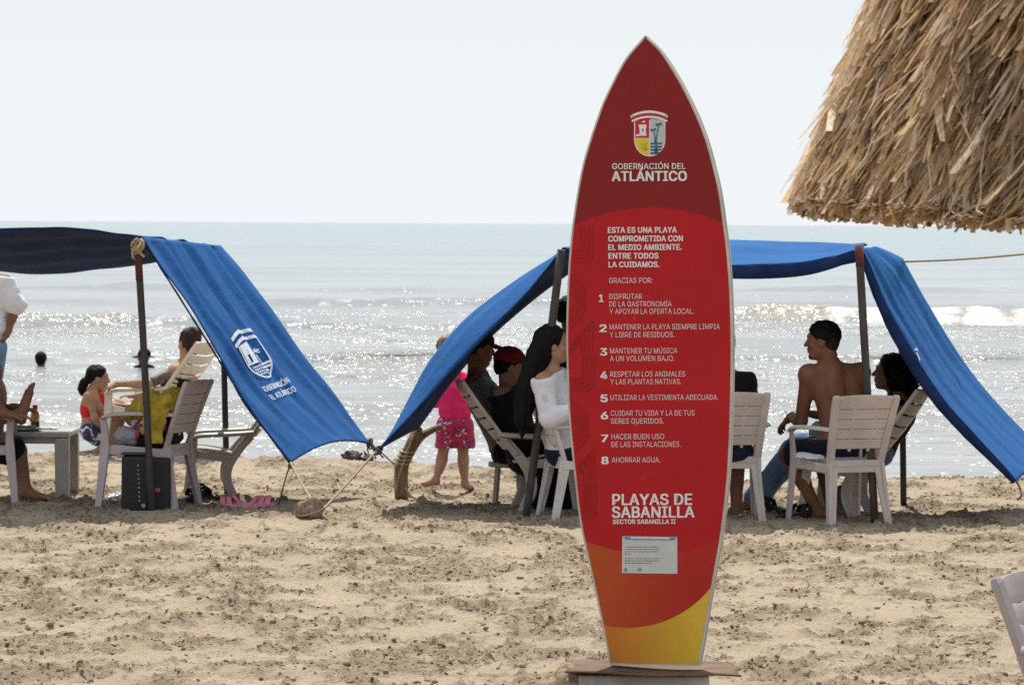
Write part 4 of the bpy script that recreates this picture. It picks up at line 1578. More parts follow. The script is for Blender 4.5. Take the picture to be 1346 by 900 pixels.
PL_PINK = plastic('pinkish_white_plastic', (0.57, 0.495, 0.455), (0.45, 0.385, 0.35))
PL_MAUVE = plastic('dusty_mauve_plastic', (0.50, 0.43, 0.43), (0.42, 0.355, 0.355))
PL_CREAM = plastic('cream_plastic', (0.70, 0.64, 0.54), (0.58, 0.525, 0.435))
PL_GREY = plastic('weathered_beige_plastic', (0.46, 0.40, 0.345), (0.36, 0.31, 0.265))
PL_WHITE = plastic('white_plastic', (0.68, 0.63, 0.61), (0.56, 0.51, 0.49))


def chair_a():
    """slatted monobloc armchair; faces +x, stands on z = 0"""
    root = thing('armchair', (0, 0, 0), 'x', 'chair')
    # seat: dished sheet with a drop at the front
    g = []
    for i in range(13):
        u = i / 12
        x = -0.215 + 0.45 * u
        row = []
        for j in range(13):
            w = -1 + 2 * j / 12
            y = w * (0.205 + 0.025 * u)
            z = 0.405 + 0.03 * u - 0.016 * (1 - w * w) * math.sin(math.pi * min(u * 1.2, 1)) - 0.05 * max(0, (u - 0.86) / 0.14) ** 2
            row.append((x, y, z))
        g.append(row)
    mb = MB().sheet(g, 0.012)
    for s in (-1, 1):
        mb.bar([(-0.20, s * 0.20, 0.385), (0.0, s * 0.212, 0.392), (0.22, s * 0.228, 0.40)], (0.014, 0.055), (0, 1, 0))
    mb.bar([(-0.205, -0.20, 0.385), (-0.205, 0.20, 0.385)], (0.014, 0.05), (1, 0, 0))
    mb.bar([(0.215, -0.225, 0.385), (0.215, 0.225, 0.385)], (0.012, 0.055), (1, 0, 0))
    mb.build('seat', PL_PINK, root, bevel=0.003)
    bx = lambda z: -0.185 - 0.30 * (z - 0.40) - 0.12 * (z - 0.40) ** 2
    hw = lambda z: 0.178 + 0.085 * (z - 0.40)
    mb = MB()
    for s in (-1, 1):
        zs = [0.37, 0.45, 0.55, 0.65, 0.75, 0.845, 0.862]
        mb.bar([(bx(z), s * hw(z), z) for z in zs], [(0.05, 0.026)] * 5 + [(0.046, 0.026), (0.036, 0.02)], (0, 1, 0))
    zz = 0.515
    tops = [0.515, 0.58, 0.645, 0.71, 0.775, 0.858]
    for a, b in zip(tops, tops[1:]):
        gg = []
        for k in range(4):
            z = a + 0.002 + (b - a - 0.004) * k / 3
            row = []
            for j in range(11):
                w = -1 + 2 * j / 10
                curve = -0.022 * (1 - w * w)
                zc = z + (0.012 * (1 - w * w) if b == tops[-1] and k == 3 else 0)
                row.append((bx(z) + curve + 0.002 * (k in (1, 2)), w * (hw(z) - 0.018), zc))
            gg.append(row)
        mb.sheet(gg, 0.014)
    for s in (-0.36, 0.36):
        mb.bar([(bx(z) - 0.018, s * hw(z), z) for z in (0.50, 0.65, 0.85)], (0.02, 0.010), (0, 1, 0))
    mb.bar([(bx(0.43) - 0.004, -hw(0.43), 0.425), (bx(0.43) - 0.01, 0, 0.425), (bx(0.43) - 0.004, hw(0.43), 0.425)], (0.03, 0.02), (0, 0, 1))
    mb.build('backrest', PL_PINK, root, bevel=0.003)
    for s in (-1, 1):
        g = []
        pts = [(-0.262, 0.205, 0.645), (-0.20, 0.235, 0.652), (-0.08, 0.262, 0.655), (0.06, 0.272, 0.652), (0.17, 0.268, 0.642), (0.235, 0.255, 0.622)]
        wd = [0.03, 0.045, 0.052, 0.056, 0.058, 0.048]
        cc = curve_pts(pts, 18)
        ww = np.interp(np.linspace(0, 5, 18), range(6), wd)
        for p, w in zip(cc, ww):
            g.append([(p.x, s * (p.y + w * (q - 0.5)), p.z - 0.018 * abs(2 * q - 1) ** 3) for q in (0, 0.15, 0.35, 0.5, 0.65, 0.85, 1)])
        MB().sheet(g, 0.012).build('armrest', PL_PINK, root)
        mb = MB()
        lp = [(0.232, 0.254, 0.618), (0.222, 0.246, 0.52), (0.225, 0.238, 0.41), (0.245, 0.246, 0.2), (0.268, 0.258, -0.02)]
        mb.bar([(x, s * y, z) for x, y, z in lp], [(0.045, 0.016), (0.05, 0.018), (0.066, 0.022), (0.056, 0.022), (0.042, 0.02)], (1, 0, 0))
        mb.bar([(x + 0.012, s * (y - 0.014), z) for x, y, z in lp[2:]], [(0.03, 0.02), (0.026, 0.018), (0.02, 0.016)], (0, 1, 0))
        mb.build('leg', PL_PINK, root, bevel=0.004)
        mb = MB()
        lp = [(-0.185, 0.188, 0.42), (-0.215, 0.198, 0.25), (-0.268, 0.222, -0.02)]
        mb.bar([(x, s * y, z) for x, y, z in lp], [(0.075, 0.022), (0.06, 0.022), (0.042, 0.02)], (1, 0, 0))
        mb.bar([(x - 0.014, s * (y - 0.02), z) for x, y, z in lp], [(0.075, 0.016), (0.055, 0.016), (0.036, 0.014)], (0, 1, 0))
        mb.build('leg', PL_PINK, root, bevel=0.004)
    return root


def chair_b():
    """reclined garden chair whose back posts sweep on into curved rear legs"""
    root = thing('reclining_chair', (0, 0, 0), 'x', 'chair')
    post = [(-0.47, 0.90), (-0.35, 0.73), (-0.21, 0.545), (-0.09, 0.40), (-0.015, 0.28), (-0.005, 0.17), (-0.045, 0.07), (-0.085, -0.02)]
    for s in (-1, 1):
        mb = MB()
        cp = curve_pts([(x, s * (0.24 if z > 0.3 else 0.24 + 0.03 * (0.3 - z) / 0.3), z) for x, z in post[2:]], 22)
        mb.bar(cp, [(0.055 + 0.02 * math.sin(math.pi * i / 21) + 0.014 * (i > 16) * (i - 16) / 5, 0.024) for i in range(22)], (1, 0, 0.5))
        mb.build('leg', PL_GREY, root, bevel=0.006)
        mb = MB()
        mb.bar([(0.255, s * 0.275, 0.52), (0.262, s * 0.27, 0.36), (0.28, s * 0.272, 0.2), (0.31, s * 0.28, -0.02)], [(0.06, 0.024), (0.062, 0.024), (0.056, 0.024), (0.046, 0.022)], (1, 0, 0))
        mb.build('leg', PL_GREY, root, bevel=0.006)
        g = []
        cc = curve_pts([(-0.235, 0.245, 0.555), (-0.12, 0.268, 0.548), (0.06, 0.282, 0.540), (0.20, 0.284, 0.532), (0.285, 0.272, 0.510)], 18)
        for i, p in enumerate(cc):
            w = 0.05 + 0.025 * math.sin(math.pi * i / 17)
            g.append([(p.x, s * (p.y + w * (q - 0.5)), p.z - 0.02 * abs(2 * q - 1) ** 3) for q in (0, 0.15, 0.35, 0.5, 0.65, 0.85, 1)])
        MB().sheet(g, 0.02).build('armrest', PL_GREY, root)
    mb = MB()
    top = [Vector((-0.21, 0, 0.545)), Vector((-0.35, 0, 0.73)), Vector((-0.47, 0, 0.90))]
    for s in (-1, 1):
        mb.bar([p + Vector((0, s * w, 0)) for p, w in zip([Vector((-0.10, 0, 0.41))] + top, (0.24, 0.24, 0.24, 0.225))], [(0.05, 0.024)] * 4, (0, 1, 0))
    along = lambda t: Vector((-0.10, 0, 0.41)).lerp(Vector((-0.47, 0, 0.90)), t) + Vector((0.0, 0, -0.0)) + Vector((-0.016, 0, -0.012)) * math.sin(math.pi * t)
    for k in range(6):
        t0, t1 = 0.10 + 0.15 * k, 0.10 + 0.15 * k + 0.125 + (0.028 if k == 5 else 0)
        gg = []
        for q in range(4):
            c = along(t0 + (t1 - t0) * q / 3)
            gg.append([c + Vector((-0.03 * (1 - w * w), w * 0.225, -0.02 * (1 - w * w) + (0.02 * (1 - w * w) if k == 5 and q == 3 else 0))) for w in [-1 + 0.2 * j for j in range(11)]])
        mb.sheet([[tuple(p) for p in r] for r in gg], 0.014)
    mb.build('backrest', PL_GREY, root, bevel=0.003)
    g = []
    for i in range(11):
        u = i / 10
        g.append([(-0.11 + 0.40 * u, w * 0.245, 0.365 + 0.055 * math.sin(u * 1.7) - 0.015 * (1 - w * w) - 0.05 * max(0, (u - 0.85) / 0.15) ** 2) for w in [-1 + 0.2 * j for j in range(11)]])
    mb = MB().sheet(g, 0.016)
    for s in (-1, 1):
        mb.bar([(-0.06, s * 0.24, 0.34), (0.1, s * 0.25, 0.355), (0.27, s * 0.262, 0.385)], (0.016, 0.06), (0, 1, 0))
    mb.build('seat', PL_GREY, root, bevel=0.003)
    return root


def copy_thing(root):
    r = root.copy()
    COL.objects.link(r)
    for ch in list(root.children):
        c = ch.copy()
        COL.objects.link(c)
        c.parent = r
        for g in ch.children:
            d = g.copy()
            COL.objects.link(d)
            d.parent = c
    return r


CHAIR_A, CHAIR_B = chair_a(), chair_b()
_used = set()


def place_chair(proto, x, y, yaw, label, m, scale=1.0, sink=0.02, group='plastic chairs under the tents'):
    r = copy_thing(proto) if proto in _used else proto
    _used.add(proto)
    r.location = (x, y, max(ground(x, y), -0.03) - sink)
    r.rotation_euler = (0, 0, R(yaw))
    r.scale = (scale,) * 3
    tag(r, label, 'chair', group)
    for c in r.children:
        c.material_slots[0].link = 'OBJECT'
        c.material_slots[0].material = m
    return r


def at_leg(px, py, lx, ly, yaw, scale=1.0, d=None):
    """where the chair stands if its leg at local (lx, ly) touches the sand there"""
    g = G(px, py) if d is None else P(px, py, d)
    c, s = math.cos(R(yaw)), math.sin(R(yaw))
    lx, ly = lx * scale, ly * scale
    return g.x - (lx * c - ly * s), g.y - (lx * s + ly * c)


def furniture():
    x, y = at_leg(1090, 695, -0.265, 0.22, 112)
    place_chair(CHAIR_A, x, y, 112, 'pinkish white slatted armchair the shirtless man sits in', PL_PINK, 1.0)
    x, y = at_leg(228, 669, -0.265, 0.22, 162)
    place_chair(CHAIR_A, x, y, 162, 'pinkish armchair holding the yellow towel and the bag', PL_MAUVE, 1.03)
    x, y = at_leg(1005, 688, -0.265, -0.22, 97)
    place_chair(CHAIR_A, x, y, 97, 'slatted armchair half hidden by the right edge of the surfboard sign', PL_PINK)
    x, y = at_leg(729, 684, -0.265, -0.22, 14)
    place_chair(CHAIR_A, x, y, 14, 'white armchair with the woman in the white long sleeved top', PL_WHITE)
    x, y = at_leg(683, 673, -0.085, -0.265, 5)
    place_chair(CHAIR_B, x, y, 5, 'beige reclining chair with the person in the red cap', PL_GREY)
    x, y = at_leg(134, 604, 0.31, 0.28, 161, 1.06)
    place_chair(CHAIR_B, x, y, 161, 'cream reclining chair at the water edge with the tattooed woman', PL_CREAM, 1.06)
    x, y = at_leg(316, 656, -0.085, 0.265, 186, 0.9)
    place_chair(CHAIR_B, x - 0.03, y + 0.1, 186, 'empty reclining chair half behind the printed flap of the left tent', PL_GREY, 0.9)
    x, y = at_leg(1128, 684, -0.085, 0.265, 163)
    place_chair(CHAIR_B, x, y, 163, 'beige reclining chair in which the curly haired woman lies back', PL_PINK)
    x, y = at_leg(21, 662, 0.268, -0.258, 4)
    place_chair(CHAIR_A, x, y, 4, 'grey armchair cut by the left edge, under the man with the raised foot', PL_MAUVE)
    # a chair close to the camera, lower right
    c = P(1304, 762, 12.0)
    cs, sn = math.cos(R(-34)), math.sin(R(-34))
    lx, ly = -0.36, -0.217
    place_chair(CHAIR_A, c.x - (lx * cs - ly * sn), c.y - (lx * sn + ly * cs), -34, 'pale mauve armchair alone in the sunlit sand, lower right corner', PL_MAUVE, 1.0, group='plastic chairs in the open')


furniture()


def build_table():
    m = plastic('table_plastic', (0.44, 0.41, 0.37), (0.36, 0.33, 0.29))
    a = G(80, 655)
    d = a.y
    scale = d / FPX
    zt = EYE - (568 - 290.8) * scale
    x1 = P(92, 568, d).x
    root = thing('plastic_table', (x1 - 0.45, d + 0.25, 0), 'low square grey plastic table with a bottle standing on it', 'table')
    MB().box((x1 - 0.45, d + 0.25, zt - 0.018), (0.90, 0.66, 0.036)).build('tabletop', m, root, bevel=0.01)
    MB().box((x1 - 0.45, d + 0.25, zt - 0.06), (0.80, 0.58, 0.045)).build('apron', m, root, bevel=0.004)
    for sx in (x1 - 0.05, x1 - 0.85):
        for sy in (d - 0.04, d + 0.54):
            MB().bar([(sx, sy, zt - 0.04), (sx + (0.004 if sx > x1 - .4 else -.004), sy, -0.04)], [(0.10, 0.09), (0.095, 0.085)], (1, 0, 0)).build('leg', m, root, bevel=0.012)
    # bottle with two dark layers, plates
    b = P(46, 566, d + 0.22)
    z = zt
    bt = thing('sauce_bottle', (b.x, b.y, z), 'small bottle with red cap, amber above and dark liquid below, on the table', 'bottle')
    prof = [(0.0, 0.030), (0.008, 0.033), (0.055, 0.033), (0.06, 0.031), (0.10, 0.033), (0.125, 0.028), (0.14, 0.016), (0.15, 0.014)]

    def lathe(pr, name, mm):
        mb = MB()
        mb.tube([(b.x, b.y, z + h) for h, r in pr], [r for h, r in pr], 16)
        return mb.build(name, mm, bt)
    amber = mat('amber_glass', (0.42, 0.22, 0.05), (0.36, 0.18, 0.04), rough=0.15, spec=0.6)
    dark = mat('dark_sauce', (0.035, 0.02, 0.015), rough=0.15, spec=0.6)
    lathe(prof[:4], 'lower_body', dark)
    lathe(prof[3:], 'upper_body', amber)
    lathe([(0.15, 0.018), (0.153, 0.019), (0.176, 0.018), (0.18, 0.014)], 'cap', mat('red_cap', (0.45, 0.02, 0.02), rough=0.4))
    plate_m = mat('plate_grey', (0.30, 0.31, 0.33), (0.22, 0.23, 0.25), rough=0.4)
    for k, (px, dd, label, mm, r) in enumerate(((32, 0.10, 'grey plate with scraps near the edge of the table', plate_m, 0.13), (60, 0.32, 'white napkin lying on the table beside the bottle', mat('napkin', (0.72, 0.70, 0.66), rough=0.9), 0.09))):
        p = P(px, 566, d + dd)
        if k == 0:
            t = thing('plate', (p.x, p.y, z), label, 'plate')
            MB().tube([(p.x, p.y, z + h) for h in (0.001, 0.006, 0.018, 0.022)], [r * 0.6, r * 0.7, r, r], 24).build('dish', mm, t)
            s = SDF()
            for i in range(6):
                s.ell((p.x + random.uniform(-.07, .07), p.y + random.uniform(-.06, .06), z + 0.027), (0.03, 0.025, 0.014))
            from_np('food_scraps', s.mesh('food_scraps', 0.005, 0.01, wrinkle=(0.01, (60, 60, 60))), mat('food', (0.16, 0.09, 0.05), (0.34, 0.24, 0.14), scale=40, rough=0.8), t)
        else:
            g = [[(p.x + (i - 4) * 0.022, p.y + (j - 3) * 0.022, z + 0.012 + 0.010 * float(noise2(np.array([i * .7]), np.array([j * .9]))[0])) for j in range(7)] for i in range(9)]
            tag(MB().sheet(g, 0.003).build('napkin', mm, None, loc=(p.x, p.y, z)), label, 'napkin')


build_table()
# ================================================================== PEOPLE
def skin(name, c, dark=0.72):
    m = mat(name, c, tuple(v * dark for v in c), scale=7, rough=0.58, spec=0.16, bump_s=0.05, bump_scale=60)
    return m


SK_DEEP = skin('deep_brown_skin', (0.24, 0.110, 0.062))
SK_BROWN = skin('brown_skin', (0.27, 0.135, 0.082))
SK_TAN = skin('tan_skin', (0.42, 0.235, 0.15))
SK_LIGHT = skin('light_tan_skin', (0.50, 0.295, 0.20))
HAIR_BLACK = mat('black_hair', (0.009, 0.007, 0.0065), (0.004, 0.0035, 0.0035), scale=40, rough=0.65, spec=0.12, bump_s=0.5, bump_scale=90)
HAIR_BROWN = mat('dark_brown_hair', (0.055, 0.026, 0.016), (0.022, 0.012, 0.009), scale=40, rough=0.65, spec=0.15, bump_s=0.5, bump_scale=90)
HAIR_LIGHT = mat('light_brown_hair', (0.26, 0.15, 0.08), (0.16, 0.09, 0.05), scale=40, rough=0.55, bump_s=0.5, bump_scale=90)
EYE_W = mat('eye_white', (0.16, 0.14, 0.13), rough=0.2)
EYE_D = mat('eye_dark', (0.012, 0.008, 0.007), rough=0.15)


def cloth(name, c, c2=None, scale=8, b=0.35, bs=22):
    return mat(name, c, c2, scale=scale, rough=0.9, spec=0.12, bump_s=b, bump_scale=bs, sheen=0.05)


CL_BLACK = cloth('black_cloth', (0.011, 0.011, 0.012), (0.006, 0.006, 0.007))
CL_NAVY = cloth('navy_cloth', (0.018, 0.022, 0.042), (0.010, 0.013, 0.026))
CL_DENIM = cloth('blue_denim', (0.17, 0.27, 0.42), (0.10, 0.17, 0.29), scale=10)
CL_WHITE = cloth('white_cloth', (0.74, 0.74, 0.76), (0.64, 0.64, 0.67))
CL_GREY = cloth('grey_cloth', (0.15, 0.15, 0.16), (0.09, 0.09, 0.10))
CL_PINK = cloth('hot_pink_cloth', (0.80, 0.035, 0.16), (0.66, 0.022, 0.12))
CL_RED = cloth('red_cloth', (0.62, 0.03, 0.035), (0.46, 0.02, 0.025))
CL_CAPRED = cloth('dark_red_cap', (0.15, 0.012, 0.014), (0.10, 0.009, 0.010))


def floral(name, base, cols, scale):
    m, nt, b = new_mat(name)
    b.inputs['Roughness'].default_value = 0.85
    c = base
    for i, (col, lo) in enumerate(cols):
        f = ramp(nt, tex_noise(nt, scale * (1 + 0.27 * i), 2, 0.5, stretch=(1, 1, 1 + 0.2 * i), dist=1.2), [(lo, 0.0), (lo + 0.02, 1.0)])
        c = mix_rgb(nt, f, c, col)
    nt.links.new(c, b.inputs['Base Color'])
    return m


CL_FLORAL = floral('floral_shorts', (0.42, 0.02, 0.06), [((0.10, 0.03, 0.16), 0.55), ((0.68, 0.60, 0.60), 0.62), ((0.58, 0.03, 0.10), 0.58)], 17)
CL_NAVYWHITE = floral('navy_white_print', (0.03, 0.04, 0.12), [((0.66, 0.66, 0.68), 0.54), ((0.35, 0.05, 0.12), 0.63)], 16)


def frame(yaw, pitch=0.0, roll=0.0):
    f = Vector((math.cos(R(yaw)) * math.cos(R(pitch)), math.sin(R(yaw)) * math.cos(R(pitch)), math.sin(R(pitch))))
    l = Vector((-math.sin(R(yaw)), math.cos(R(yaw)), 0))
    u = f.cross(l)
    if roll:
        q = Quaternion(f, R(roll))
        l, u = q @ l, q @ u
    return f, l, u


def cols(f, l, u):
    return np.array([[f.x, l.x, u.x], [f.y, l.y, u.y], [f.z, l.z, u.z]])


class Head:
    def __init__(self, c, yaw, pitch=0.0, s=1.0, roll=0.0):
        self.c, self.s = Vector(c), s
        self.f, self.l, self.u = frame(yaw, pitch, roll)
        self.M = cols(self.f, self.l, self.u)

    def at(self, x, y, z):
        return self.c + (self.f * x + self.l * y + self.u * z) * self.s

    def skin(self, S):
        s, M = self.s, self.M
        S.ell(self.at(-0.012, 0, 0.034), np.array((0.098, 0.077, 0.088)) * s, M, k=0.02)
        S.ell(self.at(0.020, 0, -0.035), np.array((0.072, 0.060, 0.084)) * s, M, k=0.025)
        S.ell(self.at(0.064, 0, -0.096), np.array((0.026, 0.028, 0.021)) * s, M, k=0.022)
        for y in (-1, 1):
            S.cone(self.at(-0.005, y * 0.052, -0.055), self.at(0.05, y * 0.024, -0.092), 0.018 * s, 0.018 * s, k=0.025)
            S.ell(self.at(0.066, y * 0.036, -0.022), np.array((0.018, 0.020, 0.018)) * s, M, k=0.02)
        S.cone(self.at(0.084, -0.028, 0.033), self.at(0.084, 0.028, 0.033), 0.013 * s, 0.013 * s, k=0.015)
        S.cone(self.at(0.088, 0, 0.016), self.at(0.109, 0, -0.024), 0.008 * s, 0.0135 * s, k=0.010)
        for y in (-1, 1):
            S.ell(self.at(0.099, y * 0.012, -0.027), np.array((0.010, 0.009, 0.008)) * s, M, k=0.006)
            S.ell(self.at(-0.006, y * 0.077, -0.008), np.array((0.024, 0.010, 0.033)) * s, M, k=0.010)
            S.ell(self.at(0.094, y * 0.033, 0.010), np.array((0.013, 0.017, 0.011)) * s, M, k=0.010, sub=True)
        S.ell(self.at(0.090, 0, -0.052), np.array((0.013, 0.022, 0.009)) * s, M, k=0.008)
        S.ell(self.at(0.088, 0, -0.066), np.array((0.013, 0.020, 0.009)) * s, M, k=0.008)
        S.ell(self.at(0.106, 0, -0.0592), np.array((0.012, 0.022, 0.0026)) * s, M, k=0.003, sub=True)

    def eyes(self, parent):
        for y in (-1, 1):
            c = self.at(0.0765, y * 0.0325, 0.010)
            r = 0.0118 * self.s
            vs, fs, mi = [], [], []
            nr, nc = 9, 14
            for i in range(nr + 1):
                t = math.pi * i / nr
                for j in range(nc):
                    a = 2 * math.pi * j / nc
                    vs.append(c + (self.f * math.cos(t) + (self.l * math.cos(a) + self.u * math.sin(a)) * math.sin(t)) * r)
            for i in range(nr):
                for j in range(nc):
                    fs.append((i * nc + j, i * nc + (j + 1) % nc, (i + 1) * nc + (j + 1) % nc, (i + 1) * nc + j))
                    mi.append(1 if i < 2 else 0)
            base = base_of(parent)
            me = bpy.data.meshes.new('eye')
            me.from_pydata([tuple(v - base) for v in vs], [], fs)
            me.materials.append(EYE_W)
            me.materials.append(EYE_D)
            me.polygons.foreach_set('material_index', mi)
            me.polygons.foreach_set('use_smooth', [True] * len(fs))
            link('eye', me, parent)
            # brow
        return self


def hand(S, w, d, n, thumb, s=1.0, curl=0.5):
    """palm and five fingers; d points along the hand, n out of the palm, thumb = +1/-1 along d x n"""
    d, n = Vector(d).normalized(), Vector(n).normalized()
    n = (n - d * n.dot(d)).normalized()
    sd_ = d.cross(n) * thumb
    w = Vector(w)
    S.cone(w - d * 0.02 * s, w + d * 0.03 * s, 0.024 * s, 0.026 * s, k=0.012)
    S.ell(w + d * 0.048 * s, np.array((0.050, 0.040, 0.016)) * s, cols(d, sd_, n), k=0.012)
    for i, (o, L) in enumerate(((0.029, 0.070), (0.010, 0.078), (-0.009, 0.072), (-0.027, 0.056))):
        p = w + (d * 0.082 + sd_ * o) * s
        a = 0.25 * curl
        r = 0.0098 - 0.0007 * (i == 3)
        dirr = d + sd_ * o * 2.2
        for q, (fr, da) in enumerate(((0.42, 0.55), (0.32, 0.8), (0.26, 0.55))):
            dd = (dirr * math.cos(a) + n * math.sin(a)).normalized()
            e = p + dd * L * fr * s
            S.cone(p, e, r * s, (r - 0.0008) * s, k=0.004)
            p = e
            r -= 0.0008
            a += da * curl
    p = w + (d * 0.018 + sd_ * 0.026) * s
    dd = (d * 0.75 + sd_ * 0.6 + n * 0.25).normalized()
    e = p + dd * 0.045 * s
    S.cone(p, e, 0.014 * s, 0.0115 * s, k=0.008)
    dd = (d * 0.95 + sd_ * 0.15 + n * 0.35).normalized()
    S.cone(e, e + dd * 0.034 * s, 0.0112 * s, 0.0092 * s, k=0.004)


class Figure:
    """J: joints in world space. hip, chest, neck are on the spine"""

    def __init__(self, J, head=None, s=1.0, female=False, slim=1.0):
        self.J, self.s, self.head, self.fem = {k: Vector(v) for k, v in J.items()}, s, head, female
        j = self.J
        self.ax = (j['shR'] - j['shL']).normalized()
        up = (j['chest'] - j['hip']).normalized()
        self.fw = up.cross(self.ax).normalized() if 'fw' not in j else Vector(j['fw']).normalized()
        if 'fw' in j:
            self.fw = (self.fw - up * self.fw.dot(up)).normalized()
        self.up = up
        lf = up.cross(self.fw)
        self.lf = lf
        self.M = cols(self.fw, lf, up)
        self.slim = slim

    def torso(self, S, lo=True):
        j, s, w = self.J, self.s, self.slim
        hipw, chw = (0.170, 0.150) if self.fem else (0.158, 0.165)
        S.ell(j['hip'], np.array((0.118, hipw, 0.115)) * s * np.array((w, w, 1)), self.M, k=0.05)
        m = j['hip'].lerp(j['chest'], 0.5)
        S.ell(m - self.fw * 0.005, np.array((0.100, 0.132 if self.fem else 0.145, 0.17)) * s * np.array((w, w, 1)), self.M, k=0.06)
        S.ell(j['chest'], np.array((0.112, chw, 0.165)) * s * np.array((w, w, 1)), self.M, k=0.06)
        if self.fem:
            for q in (-1, 1):
                S.ell(j['chest'] + (self.fw * 0.085 + self.lf * q * 0.07 - self.up * 0.03) * s, np.array((0.055, 0.06, 0.06)) * s, self.M, k=0.03)
        for a in ('shL', 'shR'):
            S.cone(j[a], j['neck'] - self.up * 0.015 * s, 0.052 * s, 0.052 * s, k=0.05)
            S.cone(j[a], j['chest'].lerp(j[a], 0.3), 0.058 * s, 0.09 * s, k=0.05)
        return S

    def arm(self, S, q, upto=1.0, grow=0.0, lower=True):
        j, s = self.J, self.s
        t = 0.88 if self.fem else 1.0
        if 'el' + q not in j:
            return S
        e = j['sh' + q].lerp(j['el' + q], min(upto, 1.0))
        S.cone(j['sh' + q], e, (0.054 * t) * s + grow, (0.054 - 0.014 * min(upto, 1)) * t * s + grow, k=0.03)
        if lower and 'wr' + q in j:
            fe = j['el' + q].lerp(j['wr' + q], min(max(upto - 1, 0), 1)) if upto > 1 else None
            if fe is not None:
                S.cone(j['el' + q], fe, 0.040 * t * s + grow, (0.040 - 0.014 * min(upto - 1, 1)) * t * s + grow, k=0.02)
                if upto >= 1.5:
                    S.cone(j['el' + q].lerp(fe, 0.12), j['el' + q].lerp(fe, 0.45), 0.043 * t * s + grow, 0.038 * t * s + grow, k=0.02)
        return S

    def sock(self, q):
        return self.J['hip'] + self.lf * (0.085 if q == 'L' else -0.085) * self.s

    def leg(self, S, q, upto=2.0, grow=0.0, flare=0.0):
        j, s = self.J, self.s
        if 'kn' + q not in j:
            return S
        a, k = self.sock(q), j['kn' + q]
        t = min(upto, 1.0)
        S.cone(a, a.lerp(k, t), 0.088 * s + grow, (0.088 - 0.032 * t) * s + grow + flare, k=0.035)
        if upto > 1 and 'an' + q in j:
            n = j['an' + q]
            t = min(upto - 1, 1)
            S.cone(k, k.lerp(n, t), 0.056 * s + grow, (0.056 - 0.020 * t) * s + grow + flare, k=0.025)
            if upto >= 1.6:
                back = (j['an' + q] - k).normalized()
                S.cone(k.lerp(n, 0.18) + self.cb(q), k.lerp(n, 0.5) + self.cb(q) * 0.6, 0.050 * s + grow, 0.040 * s + grow, k=0.03)
        return S

    def cb(self, q):
        """calf bulges away from the toes"""
        j = self.J
        if 'to' + q in j:
            d = (j['an' + q] - j['to' + q])
            ax = (j['an' + q] - j['kn' + q]).normalized()
            d = d - ax * d.dot(ax)
            return d.normalized() * 0.018 * self.s
        return Vector((0, 0, 0))

    def foot(self, S, q):
        j, s = self.J, self.s
        if 'to' + q not in j:
            return
        a, t = j['an' + q], j['to' + q]
        d = (t - a).normalized()
        ax = (a - j['kn' + q]).normalized()
        heel = a + ax * 0.035 * s - d * 0.035 * s
        S.cone(a, heel, 0.036 * s, 0.030 * s, k=0.02)
        ball = a.lerp(t, 0.72) + ax * 0.030 * s
        S.cone(a + ax * 0.01 * s, ball, 0.036 * s, 0.026 * s, k=0.02)
        S.cone(heel, ball, 0.027 * s, 0.026 * s, k=0.02)
        side = d.cross(ax).normalized()
        for i in range(5):
            o = (i - 2) * 0.0165 * s
            L = (1.0, 0.96, 0.9, 0.82, 0.72)[i]
            b = ball + side * o
            S.cone(b, b + (t + ax * 0.035 * s - ball) * L + side * o * 0.1, 0.015 * s, 0.0105 * s, k=0.005)

    def body(self, label, m, hands=(), vox=0.008, group=None, extra=None, base=None):
        S = SDF()
        self.torso(S)
        j, s = self.J, self.s
        for q in 'LR':
            self.arm(S, q, 2.0)
            self.leg(S, q)
            self.foot(S, q)
        for h in hands:
            hand(S, *h)
        if self.head:
            hb = self.head.at(-0.02, 0, -0.05)
            S.cone(j['neck'] - self.up * 0.03 * s, hb, (0.054 if self.fem else 0.070) * s, (0.048 if self.fem else 0.060) * s, k=0.03)
            self.head.skin(S)
        if extra:
            extra(S)
        b = base or Vector((j['hip'].x, j['hip'].y, ground(j['hip'].x, j['hip'].y)))
        o = from_np('person', S.mesh('person', vox, 0.02), m, None, loc=b)
        tag(o, label, 'person', group)
        self.o = o
        if self.head:
            self.head.eyes(o)
        return o

    def wear(self, name, m, build, pad=0.012, vox=0.008, cuts=(), wrinkle=(0.010, (11, 11, 16)), k=0.03, seed=0):
        S = SDF()
        build(S)
        return from_np(name, S.mesh(name, vox, k, pad, cuts, wrinkle, seed), m, self.o)


def cap_hair(h, m, parent, grow=0.010, front=0.050, low=-0.02, wr=(0.014, (55, 55, 55)), name='hair', nape=True):
    """short hair: a shell over the skull, open at the face"""
    S = SDF()
    s = h.s
    S.ell(h.at(-0.016, 0, 0.040), np.array((0.100 + grow, 0.079 + grow, 0.088 + grow)) * s, h.M)
    if nape:
        S.ell(h.at(-0.045, 0, -0.015), np.array((0.060 + grow * 0.6, 0.062 + grow * 0.5, 0.070)) * s, h.M, k=0.03)
    n1 = h.f * 0.80 - h.u * 0.60
    n2 = h.f * 0.25 - h.u * 0.97
    cuts = [(h.at(front, 0, 0.045), n1), (h.at(0.0, 0, low), h.f * 0.45 - h.u * 0.9)]
    return from_np(name, S.mesh(name, 0.006, 0.02, 0, cuts, wr, 3), m, parent)


def brows(h, parent, m):
    S = SDF()
    for y in (-1, 1):
        S.cone(h.at(0.094, y * 0.016, 0.034), h.at(0.084, y * 0.046, 0.036), 0.005 * h.s, 0.0035 * h.s, k=0.001)
    return S


def seated(px, d, yaw, **kw):
    pass


